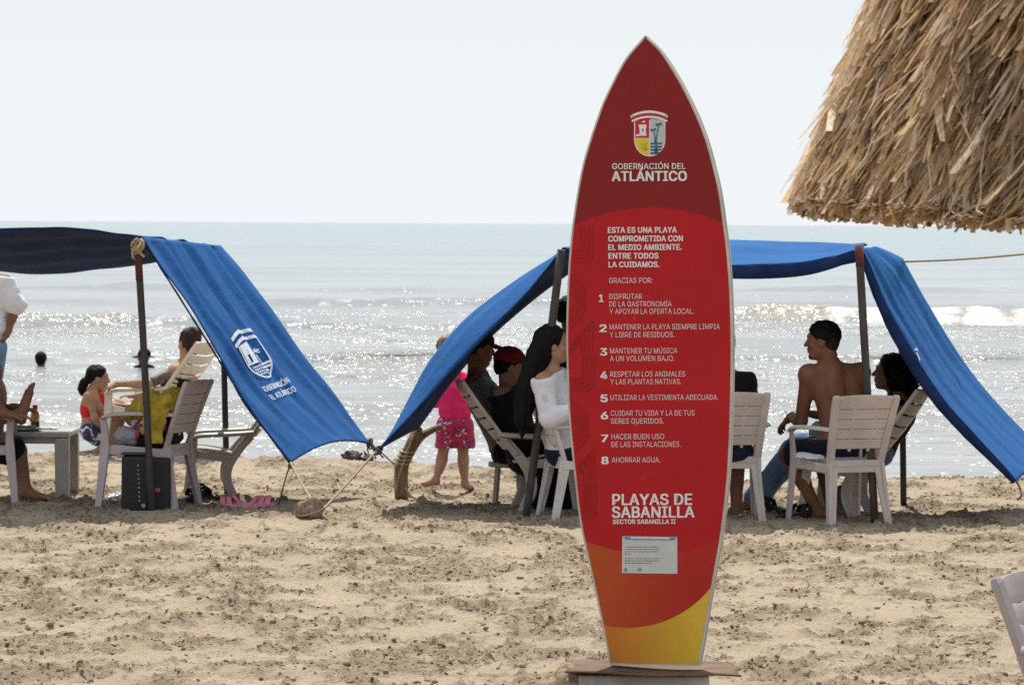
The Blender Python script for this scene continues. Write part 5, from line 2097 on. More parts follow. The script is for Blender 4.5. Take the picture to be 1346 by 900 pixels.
# ------------------------------------------------------------------ shirtless man
def man_in_chair():
    d = 25.05
    h = Head(P(1081, 448, d), 168, -2, 1.03)
    J = dict(hip=P(1105, 586, d + .05), chest=P(1099, 516, d + .05), neck=P(1092, 482, d), shL=P(1063, 492, d - .02), shR=P(1131, 490, d + .10),
             elL=P(1053, 553, d + .10), wrL=P(1039, 548, d + .32), elR=P(1126, 552, d + .35), wrR=P(1072, 545, d + .42),
             knL=P(1036, 598, d + .33), anL=P(1076, 672, d + .12), toL=P(1052, 681, d + .22), knR=P(1080, 600, d + .62), anR=P(1092, 665, d + .55), toR=P(1074, 671, d + .72))
    J['fw'] = (-0.62, 0.78, 0)
    F = Figure(J, h, 1.04)
    hL = (J['wrL'], P(1027, 560, d + .38) - J['wrL'], (-0.1, 0.3, -1), 1, 1.0, 0.9)
    hR = (J['wrR'], P(1052, 541, d + .45) - J['wrR'], (0, 0.2, -1), -1, 1.0, 0.9)

    def spine(S):
        # furrow down the back and shoulder blades
        bk = -F.fw
        for t, r in ((0.25, 0.016), (0.6, 0.018), (0.9, 0.018), (1.15, 0.016)):
            S.ell(F.J['hip'].lerp(F.J['chest'], t) + bk * 0.128, (0.022, 0.020, 0.10), F.M, k=0.03, sub=True)
        for q in (-1, 1):
            S.ell(F.J['chest'] + bk * 0.085 + F.lf * q * 0.085 + F.up * 0.035, (0.035, 0.055, 0.085), F.M, k=0.04)
    o = F.body('shirtless man in navy shorts leaning forward in a slatted chair, looking out to sea', SK_DEEP, (hL, hR), 0.007, extra=spine)
    F.wear('shorts', CL_NAVY, lambda S: (S.ell(J['hip'] - F.up * 0.01, (0.122, 0.165, 0.095), F.M), F.leg(S, 'L', 0.74, 0.008, 0.020), F.leg(S, 'R', 0.74, 0.008, 0.020)), 0.014, cuts=[(J['hip'] + F.up * 0.06, F.up)])
    cap_hair(h, HAIR_BLACK, o, 0.008, 0.066, 0.012, (0.012, (70, 70, 70)), nape=False)
    cap_hair(h, mat('faded_hair', (0.045, 0.022, 0.015), (0.022, 0.012, 0.009), scale=50, rough=0.8, spec=0.1), o, 0.0025, 0.060, -0.050, (0.002, (60, 60, 60)), 'faded_hair')
    S = SDF()
    # trimmed beard along the jaw
    S.ell(h.at(0.066, 0, -0.100), (0.027, 0.030, 0.020), h.M)
    S.ell(h.at(0.088, 0, -0.046), (0.014, 0.022, 0.005), h.M)
    from_np('beard', S.mesh('beard', 0.005, 0.01, 0.0015, wrinkle=(0.003, (90, 90, 90))), HAIR_BLACK, o)


man_in_chair()


# ------------------------------------------------------------------ curly haired woman lying back
def curly_woman():
    d = 25.75
    h = Head(P(1169, 490, d), 172, 6, 0.98)
    J = dict(hip=P(1152, 592, d), chest=P(1180, 545, d), neck=P(1182, 518, d), shL=P(1180, 526, d - .17), shR=P(1186, 524, d + .17),
             elL=P(1168, 560, d - .28), wrL=P(1130, 563, d - .28), elR=P(1172, 562, d + .30), wrR=P(1135, 565, d + .3),
             knL=P(1042, 592, d + .02), anL=P(985, 660, d - .02), toL=P(962, 666, d), knR=P(1050, 585, d + .2), anR=P(998, 655, d + .2), toR=P(975, 660, d + .2))
    J['fw'] = (-0.85, 0.05, 0.5)
    F = Figure(J, h, 0.96, True)
    o = F.body('woman with long curly black hair lying back in a chair, in blue jeans', SK_BROWN, ((J['wrL'], (-1, 0.1, -.2), (0, 0, -1), 1, 0.9, 0.3), (J['wrR'], (-1, 0, -.2), (0, 0, -1), -1, 0.9, 0.3)))
    F.wear('jeans', CL_DENIM, lambda S: (S.ell(J['hip'], (0.115, 0.162, 0.10), F.M), F.leg(S, 'L', 1.9, 0.012, 0.012), F.leg(S, 'R', 1.9, 0.012, 0.012)), 0.008)
    F.wear('top', CL_BLACK, lambda S: F.torso(S), 0.010, cuts=[(J['neck'] - F.up * 0.02, F.up), (J['hip'] + F.up * 0.02, -F.up)])
    S = SDF()
    rr = random.Random(4)
    S.ell(h.at(-0.03, 0, 0.05), (0.115, 0.098, 0.092), h.M)
    S.ell(h.at(-0.09, 0, -0.05), (0.095, 0.12, 0.14), h.M)
    S.ell(h.at(-0.10, 0, -0.20), (0.085, 0.135, 0.12), h.M)
    for i in range(80):
        a = rr.uniform(-1, 1)
        y = math.copysign(abs(a) ** 0.6, a) * 0.115
        z0, x0 = rr.uniform(-0.05, 0.10), rr.uniform(-0.19, 0.035)
        pts, rs = [], []
        L = rr.uniform(0.16, 0.30)
        for q in range(9):
            t = q / 8
            pts.append(h.at(x0 + 0.017 * math.sin(t * 17 + i), y + 0.017 * math.cos(t * 17 + i * 2), z0 - L * t))
            rs.append(0.013 - 0.006 * t)
        S.chain([tuple(p) for p in pts], rs, k=0.006)
    from_np('hair', S.mesh('hair', 0.006, 0.012, cuts=[(h.at(0.052, 0, 0.03), h.f * 0.9 - h.u * 0.43)], wrinkle=(0.026, (46, 46, 46))), HAIR_BLACK, o)


curly_woman()


# ------------------------------------------------------------------ person half behind the sign, right side
def black_shirt_person():
    d = 24.95
    h = Head(P(948, 455, d + .08), 100, 0, 1.0)
    J = dict(hip=P(952, 590, d), chest=P(953, 528, d), neck=P(952, 490, d), shL=P(922, 503, d), shR=P(979, 502, d + .03), elL=P(912, 552, d + .1), wrL=P(920, 556, d + .36), elR=P(988, 548, d + .14), wrR=P(985, 555, d + .38),
             knL=P(935, 597, d + .45), anL=P(935, 672, d + .42), toL=P(935, 668, d + .64), knR=P(968, 597, d + .45), anR=P(968, 672, d + .42), toR=P(968, 668, d + .64))
    J['fw'] = (-0.12, 1, 0)
    F = Figure(J, h, 1.0)
    o = F.body('person in a black shirt seen from behind, half hidden by the sign', SK_BROWN, ((J['wrL'], (0, 1, -.1), (0, 0, -1), 1, 1, .5), (J['wrR'], (0, 1, -.1), (0, 0, -1), -1, 1, .5)))
    F.wear('shirt', CL_BLACK, lambda S: (F.torso(S), F.arm(S, 'L', 0.7, 0.012), F.arm(S, 'R', 0.7, 0.012)), 0.012, cuts=[(J['neck'] + F.up * 0.01, F.up)])
    F.wear('shorts', CL_NAVY, lambda S: (S.ell(J['hip'] - F.up * 0.02, (0.12, 0.165, 0.09), F.M), F.leg(S, 'L', 0.6, 0.008, 0.02), F.leg(S, 'R', 0.6, 0.008, 0.02)), 0.010, cuts=[(J['hip'] + F.up * 0.03, F.up)])
    cap_hair(h, HAIR_BLACK, o)


black_shirt_person()


# ------------------------------------------------------------------ woman in white, left of the sign
def white_top_woman():
    d = 25.2
    h = Head(P(728, 453, d), 4, -3, 0.98)
    J = dict(hip=P(742, 588, d + .1), chest=P(731, 527, d + .05), neck=P(724, 487, d), shR=P(715, 502, d - .14), shL=P(735, 500, d + .2), elR=P(722, 550, d - .20), wrR=P(757, 538, d - .24),
             elL=P(748, 548, d + .3), wrL=P(775, 545, d + .2), knR=P(812, 596, d - .02), anR=P(820, 668, d), toR=P(842, 672, d), knL=P(814, 594, d + .2), anL=P(822, 664, d + .2), toL=P(844, 668, d + .2))
    J['fw'] = (1, -0.05, 0)
    F = Figure(J, h, 0.96, True)
    o = F.body('woman with long black hair in a white long sleeved top, sitting beside the sign', SK_TAN, ((J['wrR'], (1, .1, 0), (0, .6, -1), -1, .92, .6), (J['wrL'], (1, -.2, 0), (0, -.6, -1), 1, .92, .6)))
    F.wear('top', CL_WHITE, lambda S: (F.torso(S), F.arm(S, 'L', 1.9, 0.012), F.arm(S, 'R', 1.9, 0.012)), 0.019, cuts=[(J['neck'] - F.up * 0.005, F.up)])
    F.wear('shorts', CL_NAVY, lambda S: (S.ell(J['hip'] - F.up * 0.02, (0.122, 0.17, 0.09), F.M), F.leg(S, 'L', 0.6, 0.012, 0.012), F.leg(S, 'R', 0.6, 0.012, 0.012)), 0.018, cuts=[(J['hip'] + F.up * 0.03, F.up)])
    S = SDF()
    S.ell(h.at(-0.022, 0, 0.042), (0.108, 0.089, 0.094), h.M)
    S.chain([tuple(p) for p in (h.at(-0.04, 0, 0.03), h.at(-0.09, 0, -0.08), P(697, 510, d - .02), P(690, 548, d), P(692, 572, d))], (0.09, 0.085, 0.08, 0.07, 0.045), k=0.03)
    rr = random.Random(9)
    for i in range(16):
        y = rr.uniform(-0.09, 0.09)
        x = rr.uniform(-0.04, 0.05)
        S.chain([tuple(p) for p in (h.at(-0.06 + x, y, 0.0), h.at(-0.12 + x, y, -0.12), h.at(-0.16 + x * 1.4, y * 1.1, -0.32), h.at(-0.165 + x * 1.6, y, -0.50 - rr.uniform(0, .08)))], (0.03, 0.03, 0.025, 0.008), k=0.012)
    from_np('hair', S.mesh('hair', 0.007, 0.015, cuts=[(h.at(0.040, 0, 0.03), h.f * 0.95 - h.u * 0.3)], wrinkle=(0.014, (40, 40, 8))), HAIR_BLACK, o)


white_top_woman()


def red_cap_person():
    d = 26.1
    h = Head(P(671, 482, d), 8, -6, 1.0)
    J = dict(hip=P(692, 598, d + .05), chest=P(672, 540, d), neck=P(669, 508, d), shR=P(660, 520, d - .16), shL=P(672, 518, d + .2), elR=P(676, 572, d - .24), wrR=P(722, 572, d - .2), elL=P(690, 570, d + .3), wrL=P(728, 570, d + .25),
             knR=P(760, 596, d), anR=P(752, 668, d), toR=P(776, 672, d), knL=P(762, 594, d + .2), anL=P(756, 664, d + .2), toL=P(780, 668, d + .2))
    J['fw'] = (0.92, 0.1, 0.3)
    F = Figure(J, h, 1.0)
    o = F.body('person in a dark red cap and black clothes reclining in the beige chair', SK_BROWN, ((J['wrR'], (1, .1, -.2), (0, .5, -1), -1, 1, .5), (J['wrL'], (1, -.1, -.2), (0, -.5, -1), 1, 1, .5)))
    F.wear('shirt', CL_BLACK, lambda S: (F.torso(S), F.arm(S, 'L', 1.5, 0.015), F.arm(S, 'R', 1.5, 0.015)), 0.02, cuts=[(J['neck'] + F.up * 0.01, F.up)])
    F.wear('trousers', CL_BLACK, lambda S: (S.ell(J['hip'] - F.up * 0.02, (0.13, 0.17, 0.10), F.M), F.leg(S, 'L', 1.85, 0.02, 0.02), F.leg(S, 'R', 1.85, 0.02, 0.02), S.cone(P(715, 612, d - .1), P(706, 678, d - .02), 0.085, 0.075), S.cone(P(735, 612, d), P(726, 672, d), 0.08, 0.075)), 0.014)
    cap_hair(h, HAIR_BLACK, o, 0.006)
    S = SDF()
    S.ell(h.at(-0.012, 0, 0.050), (0.114, 0.094, 0.094), h.M)
    from_np('cap', S.mesh('cap', 0.006, 0.02, cuts=[(h.at(0, 0, 0.032), -h.u)], wrinkle=(0.004, (25, 25, 25))), CL_CAPRED, o)
    g = [[tuple(h.at(0.085 + 0.085 * i / 6 * math.cos(a), 0.085 * math.sin(a) * (1 + .1 * i / 6), 0.048 - 0.018 * i / 6 - 0.02 * abs(math.sin(a)) ** 2)) for a in [R(-75 + 15 * q) for q in range(11)]] for i in range(7)]
    MB().sheet(g, 0.006).build('cap_peak', CL_CAPRED, o)


red_cap_person()


def black_cap_person():
    d = 26.65
    h = Head(P(630, 458, d), 6, -8, 1.0)
    J = dict(hip=P(668, 588, d + .05), chest=P(640, 528, d), neck=P(626, 492, d), shR=P(622, 506, d - .17), shL=P(630, 505, d + .2), elR=P(640, 545, d - .2), wrR=P(664, 512, d - .15), elL=P(648, 545, d + .3), wrL=P(668, 520, d + .2),
             knR=P(712, 592, d), anR=P(704, 660, d), toR=P(726, 664, d), knL=P(712, 590, d + .2), anL=P(706, 656, d + .2), toL=P(728, 660, d + .2))
    J['fw'] = (1, 0.0, 0.4)
    F = Figure(J, h, 0.98)
    o = F.body('person in a black cap and grey shirt under the low tent side', SK_DEEP, ((J['wrR'], (.6, .1, .8), (.8, 0, -.5), -1, 1, .8), (J['wrL'], (.6, -.1, .8), (.8, 0, -.5), 1, 1, .8)))
    F.wear('shirt', CL_GREY, lambda S: (F.torso(S), F.arm(S, 'L', 0.8, 0.015), F.arm(S, 'R', 0.8, 0.015)), 0.018, cuts=[(J['neck'] + F.up * 0.01, F.up)])
    F.wear('trousers', CL_BLACK, lambda S: (S.ell(J['hip'] - F.up * 0.02, (0.125, 0.165, 0.09), F.M), F.leg(S, 'L', 1.85, 0.015, 0.01), F.leg(S, 'R', 1.85, 0.015, 0.01)), 0.012)
    cap_hair(h, HAIR_BLACK, o, 0.008)
    S = SDF()
    S.ell(h.at(-0.012, 0, 0.055), (0.112, 0.093, 0.085), h.M)
    from_np('cap', S.mesh('cap', 0.006, 0.02, cuts=[(h.at(0, 0, 0.034), -h.u)]), CL_BLACK, o)
    g = [[tuple(h.at(0.08 + 0.085 * i / 6 * math.cos(a), 0.085 * math.sin(a), 0.052 - 0.02 * i / 6 - 0.02 * abs(math.sin(a)) ** 2)) for a in [R(-75 + 15 * q) for q in range(11)]] for i in range(7)]
    MB().sheet(g, 0.006).build('cap_peak', CL_BLACK, o)
    hx, hy = J['hip'].x, J['hip'].y
    gz = ground(hx, hy)
    st = thing('stool', (hx, hy, gz), 'low grey stool hidden behind the beige recliner', 'stool')
    sz = J['hip'].z - 0.10
    MB().tube([(hx, hy, sz - 0.035), (hx, hy, sz - 0.03), (hx, hy, sz - 0.004), (hx, hy, sz)], [0.135, 0.14, 0.14, 0.135], 24).build('seat', PL_GREY, st)
    for q in range(4):
        a = math.pi / 4 + q * math.pi / 2
        MB().bar([(hx + 0.10 * math.cos(a), hy + 0.10 * math.sin(a), sz - 0.03), (hx + 0.13 * math.cos(a), hy + 0.13 * math.sin(a), gz - 0.03)], (0.035, 0.025), (-math.sin(a), math.cos(a), 0)).build('leg', PL_GREY, st)


black_cap_person()


def boy_behind_sign():
    d = 27.0
    h = Head(P(750, 413, d), 35, 0, 0.97)
    g = G(758, 660)
    J = dict(hip=P(756, 530, d), chest=P(754, 474, d), neck=P(753, 443, d), shL=P(741, 456, d + .1), shR=P(772, 456, d - .08), elL=P(742, 500, d + .12), wrL=P(750, 528, d + .25), elR=P(780, 500, d - .1), wrR=P(785, 530, d),
             knL=P(752, 590, d + .06), anL=P(752, 644, d + .05), toL=P(766, 649, d + .15), knR=P(764, 590, d - .05), anR=P(764, 645, d - .05), toR=P(778, 650, d + .05))
    J['fw'] = (0.8, 0.6, 0)
    F = Figure(J, h, 0.88)
    o = F.body('boy with short black hair standing mostly hidden behind the left edge of the sign', SK_DEEP, ((J['wrL'], (.2, .1, -1), (.5, 0, 0), 1, .85, .4), (J['wrR'], (0.2, 0, -1), (-.5, 0, 0), -1, .85, .4)))
    F.wear('shirt', CL_BLACK, lambda S: (F.torso(S), F.arm(S, 'L', 0.6, 0.012), F.arm(S, 'R', 0.6, 0.012)), 0.012, cuts=[(J['neck'] + F.up * 0.005, F.up)])
    F.wear('shorts', CL_NAVY, lambda S: (S.ell(J['hip'], (0.11, 0.15, 0.09), F.M), F.leg(S, 'L', 0.8, 0.01, 0.02), F.leg(S, 'R', 0.8, 0.01, 0.02)), 0.010)
    cap_hair(h, HAIR_BLACK, o, 0.010)


boy_behind_sign()


def pink_child():
    g = G(598, 640)
    d = g.y
    h = Head(P(588, 461, d + .05), 118, -6, 0.86)
    J = dict(hip=P(598, 558, d), chest=P(598, 518, d), neck=P(594, 488, d + .01), shL=P(581, 503, d + .02), shR=P(614, 503, d), elL=P(573, 528, d + .15), wrL=P(570, 515, d + .32), elR=P(620, 530, d + .12), wrR=P(606, 520, d + .3),
             knL=P(581, 602, d + .03), anL=P(573, 630, d - .02), toL=P(556, 634, d + .08), knR=P(609, 603, d + .02), anR=P(611, 634, d - .02), toR=P(619, 638, d + .12))
    J['fw'] = (-0.3, 1, 0)
    F = Figure(J, h, 0.66, slim=1.05)
    o = F.body('small child in hot pink shirt and flowered red shorts standing by the water', SK_TAN, ((J['wrL'], (0, 1, .6), (.6, 0, 0), 1, .6, .7), (J['wrR'], (-.2, 1, .4), (-.6, 0, 0), -1, .6, .7)), 0.0065)
    F.wear('shirt', CL_PINK, lambda S: (F.torso(S), F.arm(S, 'L', 1.0, 0.014), F.arm(S, 'R', 1.0, 0.014), S.ell(P(598, 538, d), (0.085, 0.11, 0.07), F.M)), 0.010, 0.0065, cuts=[(J['neck'] - F.up * 0.0, F.up), (P(598, 549, d), (0, 0, -1))], wrinkle=(0.012, (14, 14, 20)))
    F.wear('shorts', CL_FLORAL, lambda S: (S.ell(P(598, 556, d), (0.09, 0.122, 0.075), F.M), S.cone(P(588, 560, d), P(585, 586, d + .01), 0.070, 0.068, k=.02), S.cone(P(609, 560, d), P(611, 586, d + .01), 0.070, 0.066, k=.02)), 0.008, 0.0065, cuts=[(P(598, 589, d), (0, 0, -1))], wrinkle=(0.012, (16, 16, 12)))
    cap_hair(h, HAIR_LIGHT, o, 0.012, 0.06, -0.06, (0.018, (45, 45, 20)))


pink_child()


# ------------------------------------------------------------------ left tent
def tattooed_woman():
    d = 31.2
    h = Head(P(248, 452, d), 128, 2, 1.0)
    J = dict(hip=P(214, 552, d + .05), chest=P(238, 508, d), neck=P(243, 478, d), shL=P(230, 489, d - .2), shR=P(248, 488, d + .2), elL=P(195, 504, d - .30), wrL=P(153, 505, d - .22), elR=P(215, 512, d + .35), wrR=P(180, 520, d + .3),
             knL=P(149, 537, d + .0), anL=P(142, 596, d + .02), toL=P(124, 601, d + .02), knR=P(156, 533, d + .24), anR=P(150, 594, d + .24), toR=P(132, 599, d + .24))
    J['fw'] = (-0.9, 0.2, 0.4)
    F = Figure(J, h, 1.0, True)
    o = F.body('woman with pinned up brown hair and a tattooed arm reclining at the water edge', SK_TAN, ((J['wrL'], (-1, .05, -.45), (0, 0, -1), 1, .95, .5), (J['wrR'], (-1, 0, 0), (0, 0, -1), -1, .95, .4)))
    F.wear('tank_top', CL_BLACK, lambda S: F.torso(S), 0.010, cuts=[(J['neck'] - F.up * 0.07, F.up)])
    F.wear('shorts', CL_GREY, lambda S: (S.ell(J['hip'], (0.12, 0.17, 0.09), F.M), F.leg(S, 'L', 0.5, 0.008, 0.015), F.leg(S, 'R', 0.5, 0.008, 0.015)), 0.010)
    # dark tattoo sleeve: a thin inked skin layer with gaps
    m, nt, b = new_mat('tattoo_ink')
    b.inputs['Roughness'].default_value = 0.5
    f = ramp(nt, tex_noise(nt, 22, 4, 0.6, dist=1.0), [(0.42, 0.0), (0.52, 1.0)])
    nt.links.new(mix_rgb(nt, f, (0.20, 0.115, 0.08), (0.06, 0.05, 0.052)), b.inputs['Base Color'])
    a, e = J['shL'], J['elL']
    S = SDF().cone(a.lerp(e, 0.25), a.lerp(e, 0.82), 0.0475, 0.042)
    from_np('tattoo', S.mesh('tattoo', 0.007, 0.01, 0.002), m, o)
    S = SDF()
    S.ell(h.at(-0.022, 0, 0.040), (0.106, 0.087, 0.094), h.M).ell(h.at(-0.075, 0, 0.085), (0.062, 0.07, 0.058), h.M, k=0.02).ell(h.at(-0.07, 0, -0.02), (0.05, 0.065, 0.07), h.M)
    from_np('hair', S.mesh('hair', 0.007, 0.02, cuts=[(h.at(0.050, 0, 0.04), h.f * 0.8 - h.u * 0.6)], wrinkle=(0.022, (34, 34, 34))), HAIR_BROWN, o)


tattooed_woman()


def red_girl():
    d = 31.55
    h = Head(P(129, 497, d), 8, -4, 0.86)
    J = dict(hip=P(121, 566, d), chest=P(121, 533, d), neck=P(123, 512, d), shR=P(118, 522, d - .12), shL=P(127, 521, d + .13), elR=P(124, 548, d - .17), wrR=P(137, 566, d - .12), elL=P(136, 546, d + .16), wrL=P(147, 563, d + .1),
             knR=P(144, 590, d - .08), anR=P(116, 597, d - .12), toR=P(104, 599, d - .12), knL=P(146, 589, d + .12), anL=P(118, 596, d + .12), toL=P(106, 598, d + .12))
    J['fw'] = (1, -0.05, 0)
    F = Figure(J, h, 0.76, True)
    o = F.body('girl in a red halter top kneeling on the sand at the water edge', SK_TAN, ((J['wrR'], (.7, 0, -.7), (-.5, 0, -.8), -1, .72, .4), (J['wrL'], (.7, 0, -.7), (-.5, 0, -.8), 1, .72, .4)), 0.0065)
    F.wear('halter_top', CL_RED, lambda S: (S.ell(F.J['chest'] - F.up * 0.005, np.array((0.115, 0.15, 0.10)) * 0.76, F.M), S.ell(F.J['chest'] - F.up * 0.06, np.array((0.105, 0.14, 0.09)) * 0.76, F.M), S.cone(F.J['chest'] + F.fw * 0.05, F.J['neck'] + F.fw * 0.035, 0.05, 0.035)), 0.012, 0.0065, cuts=[(J['chest'] - F.fw * 0.085 + F.up * 0.02, -F.fw + F.up * 0.3)])
    S = SDF()
    nk = J['neck'] - F.fw * 0.035
    for q in range(12):
        a = 2 * math.pi * q / 12
        b = 2 * math.pi * (q + 1) / 12
        S.cone(J['neck'] + (F.fw * math.cos(a) + F.lf * math.sin(a)) * 0.055, J['neck'] + (F.fw * math.cos(b) + F.lf * math.sin(b)) * 0.055, 0.010, 0.010)
    S.cone(nk, nk + Vector((-0.06, -0.02, -0.04)), 0.012, 0.015).cone(nk, nk + Vector((-0.03, -0.03, -0.075)), 0.012, 0.014)
    from_np('neck_tie', S.mesh('neck_tie', 0.005, 0.005), CL_RED, o)
    F.wear('shorts', CL_NAVYWHITE, lambda S: (S.ell(J['hip'], np.array((0.118, 0.165, 0.09)) * 0.76, F.M), F.leg(S, 'L', 0.35, 0.006, 0.0), F.leg(S, 'R', 0.35, 0.006, 0.0)), 0.012, 0.0065)
    S = SDF()
    S.ell(h.at(-0.018, 0, 0.040), np.array((0.106, 0.086, 0.093)) * h.s, h.M)
    S.chain([tuple(p) for p in (h.at(-0.08, 0, 0.0), h.at(-0.13, 0, -0.05), h.at(-0.15, 0, -0.11), h.at(-0.145, 0, -0.16))], (0.035, 0.036, 0.034, 0.014), k=0.015)
    from_np('hair', S.mesh('hair', 0.006, 0.015, cuts=[(h.at(0.055, 0, 0.045), h.f * 0.8 - h.u * 0.6), (h.at(0.02, 0, -0.035), h.f * 0.9 - h.u * 0.4)], wrinkle=(0.010, (40, 40, 40))), HAIR_BLACK, o)


red_girl()


def man_raised_foot():
    d = 26.3
    h = Head(P(-34, 440, d), 10, 0, 1.02)
    J = dict(hip=P(-16, 588, d + .1), chest=P(-16, 522, d + .05), neck=P(-26, 474, d), shR=P(-10, 487, d - .14), shL=P(-20, 484, d + .22), elR=P(-6, 540, d - .24), wrR=P(14, 545, d - .22), elL=P(-8, 540, d + .3), wrL=P(20, 535, d + .2),
             knR=P(-36, 556, d - .18), anR=P(24, 546, d - .05), toR=P(36, 505, d - .02), knL=P(24, 592, d + .22), anL=P(34, 643, d + .12), toL=P(60, 650, d + .10))
    J['fw'] = (1, -0.05, 0.12)
    F = Figure(J, h, 1.04, slim=1.12)
    o = F.body('barefoot man in black shorts at the left edge, one foot raised', SK_BROWN, ((J['wrR'], (1, .1, -.1), (0, 0, -1), -1, 1, .5), (J['wrL'], (1, -.1, -.1), (0, 0, -1), 1, 1, .5)), 0.007)
    F.wear('shorts', CL_BLACK, lambda S: (S.ell(J['hip'] - F.up * 0.01, (0.135, 0.175, 0.10), F.M), F.leg(S, 'L', 0.72, 0.012, 0.02), F.leg(S, 'R', 0.72, 0.012, 0.02)), 0.012, cuts=[(J['hip'] + F.up * 0.06, F.up)])
    cap_hair(h, HAIR_BLACK, o)


man_raised_foot()


def white_blouse_woman():
    d = 29.4
    z = lambda px, py, o=0.0: P(px, py, d + o)
    h = Head(z(-16, 333), 60, 0, 0.98)
    J = dict(hip=z(-22, 456), chest=z(-13, 396), neck=z(-14, 358), shR=z(6, 372, -.05), shL=z(-32, 372, .05), elR=z(20, 405, -.06), wrR=z(11, 436, -.06), elL=z(-46, 410), wrL=z(-36, 440, .1),
             knR=z(-16, 535), anR=z(-15, 604), toR=z(-6, 610, .1), knL=z(-30, 535), anL=z(-31, 604), toL=z(-22, 610, .1))
    J['fw'] = (0.25, 1, 0)
    F = Figure(J, h, 1.0, True)
    o = F.body('standing woman in a loose white blouse and blue jeans at the left edge', SK_BROWN, ((J['wrR'], (-.5, .2, -1), (-1, 0, 0), -1, .95, .5), (J['wrL'], (.3, .2, -1), (1, 0, 0), 1, .95, .5)))
    F.wear('blouse', CL_WHITE, lambda S: (F.torso(S), S.cone(J['shR'], J['elR'] + Vector((0.01, 0, 0.02)), 0.066, 0.066), S.cone(J['shL'], J['elL'] + Vector((-.01, 0, 0.02)), 0.066, 0.066), S.ell(z(-16, 428), (0.12, 0.155, 0.14), F.M)), 0.016, cuts=[(J['neck'] - F.up * 0.01, F.up), (z(-13, 446), (0, 0, -1))], wrinkle=(0.022, (12, 12, 16)))
    F.wear('jeans', CL_DENIM, lambda S: (S.ell(J['hip'], (0.12, 0.17, 0.11), F.M), F.leg(S, 'L', 1.93, 0.012, 0.008), F.leg(S, 'R', 1.93, 0.012, 0.008)), 0.006)
    S = SDF()
    S.ell(h.at(-0.022, 0, 0.042), (0.108, 0.089, 0.094), h.M).chain([tuple(h.at(-0.05, 0, 0)), tuple(h.at(-0.09, 0, -0.12)), tuple(h.at(-0.10, 0, -0.25))], (0.085, 0.08, 0.05))
    from_np('hair', S.mesh('hair', 0.008, 0.02, cuts=[(h.at(0.045, 0, 0.03), h.f * 0.9 - h.u * 0.4)], wrinkle=(0.014, (30, 30, 10))), HAIR_BROWN, o)


white_blouse_woman()


def swimmer(px, py, label, hat):
    z = SEA_Z + (0.13 if hat else 0.07)
    r = ray(px, py)
    c = Vector((0, 0, EYE)) + r * ((z - EYE) / r.z)
    h = Head(c, 80 if not hat else 150, 0, 1.0)
    F = None
    S = SDF()
    h.skin(S)
    S.cone(h.at(-0.02, 0, -0.06), c + Vector((0, 0, -0.2)), 0.055, 0.06, k=0.03)
    for q in (-1, 1):
        S.cone(c + Vector((0, 0, -0.19)), c + h.l * 0.17 * q + Vector((0, 0, -0.225)), 0.06, 0.065, k=0.05)
    S.ell(c + Vector((0, 0, -0.40)), (0.12, 0.17, 0.22), h.M, k=0.05)
    o = from_np('person', S.mesh('person', 0.009, 0.02), SK_DEEP, None, loc=c - Vector((0, 0, 0.2)))
    tag(o, label, 'person', 'swimmers in the sea')
    h.eyes(o)
    if hat:
        S = SDF().ell(h.at(-0.01, 0, 0.06), (0.115, 0.10, 0.10), h.M)
        from_np('sun_hat', S.mesh('sun_hat', 0.008, 0.02, cuts=[(h.at(0, 0, 0.025), -h.u)]), CL_BLACK, o)
        g = [[tuple(h.at((0.08 + 0.12 * i / 5) * math.cos(a), (0.07 + 0.11 * i / 5) * math.sin(a), 0.035 - 0.03 * i / 5 + 0.008 * math.sin(3 * a))) for a in np.linspace(0, 2 * math.pi, 25)] for i in range(6)]
        MB().sheet(g, 0.006).build('hat_brim', CL_BLACK, o)
        S = SDF()
        for q in (-1, 1):
            S.cone(c + Vector((0, 0, -0.17)), c + h.l * 0.18 * q + Vector((0, 0, -0.20)), 0.07, 0.075, k=0.05)
        from_np('shirt', S.mesh('shirt', 0.009, 0.02, 0.008), CL_BLACK, o)
    else:
        cap_hair(h, HAIR_BLACK, o, 0.016, 0.06, -0.07)


swimmer(54, 473, 'dark haired head of a swimmer out in the sea at the far left', False)
swimmer(189, 470, 'swimmer in a black hat out in the sea behind the left tent pole', True)
# ================================================================== SMALL THINGS
def chair_spot(idx_label):
    for o in bpy.data.objects:
        if o.get('category') == 'chair' and idx_label in o['label']:
            return o


def on_chair(o, x, y, z):
    c, s, k = math.cos(o.rotation_euler.z), math.sin(o.rotation_euler.z), o.scale.x
    return Vector((o.location.x + (x * c - y * s) * k, o.location.y + (x * s + y * c) * k, o.location.z + z * k))


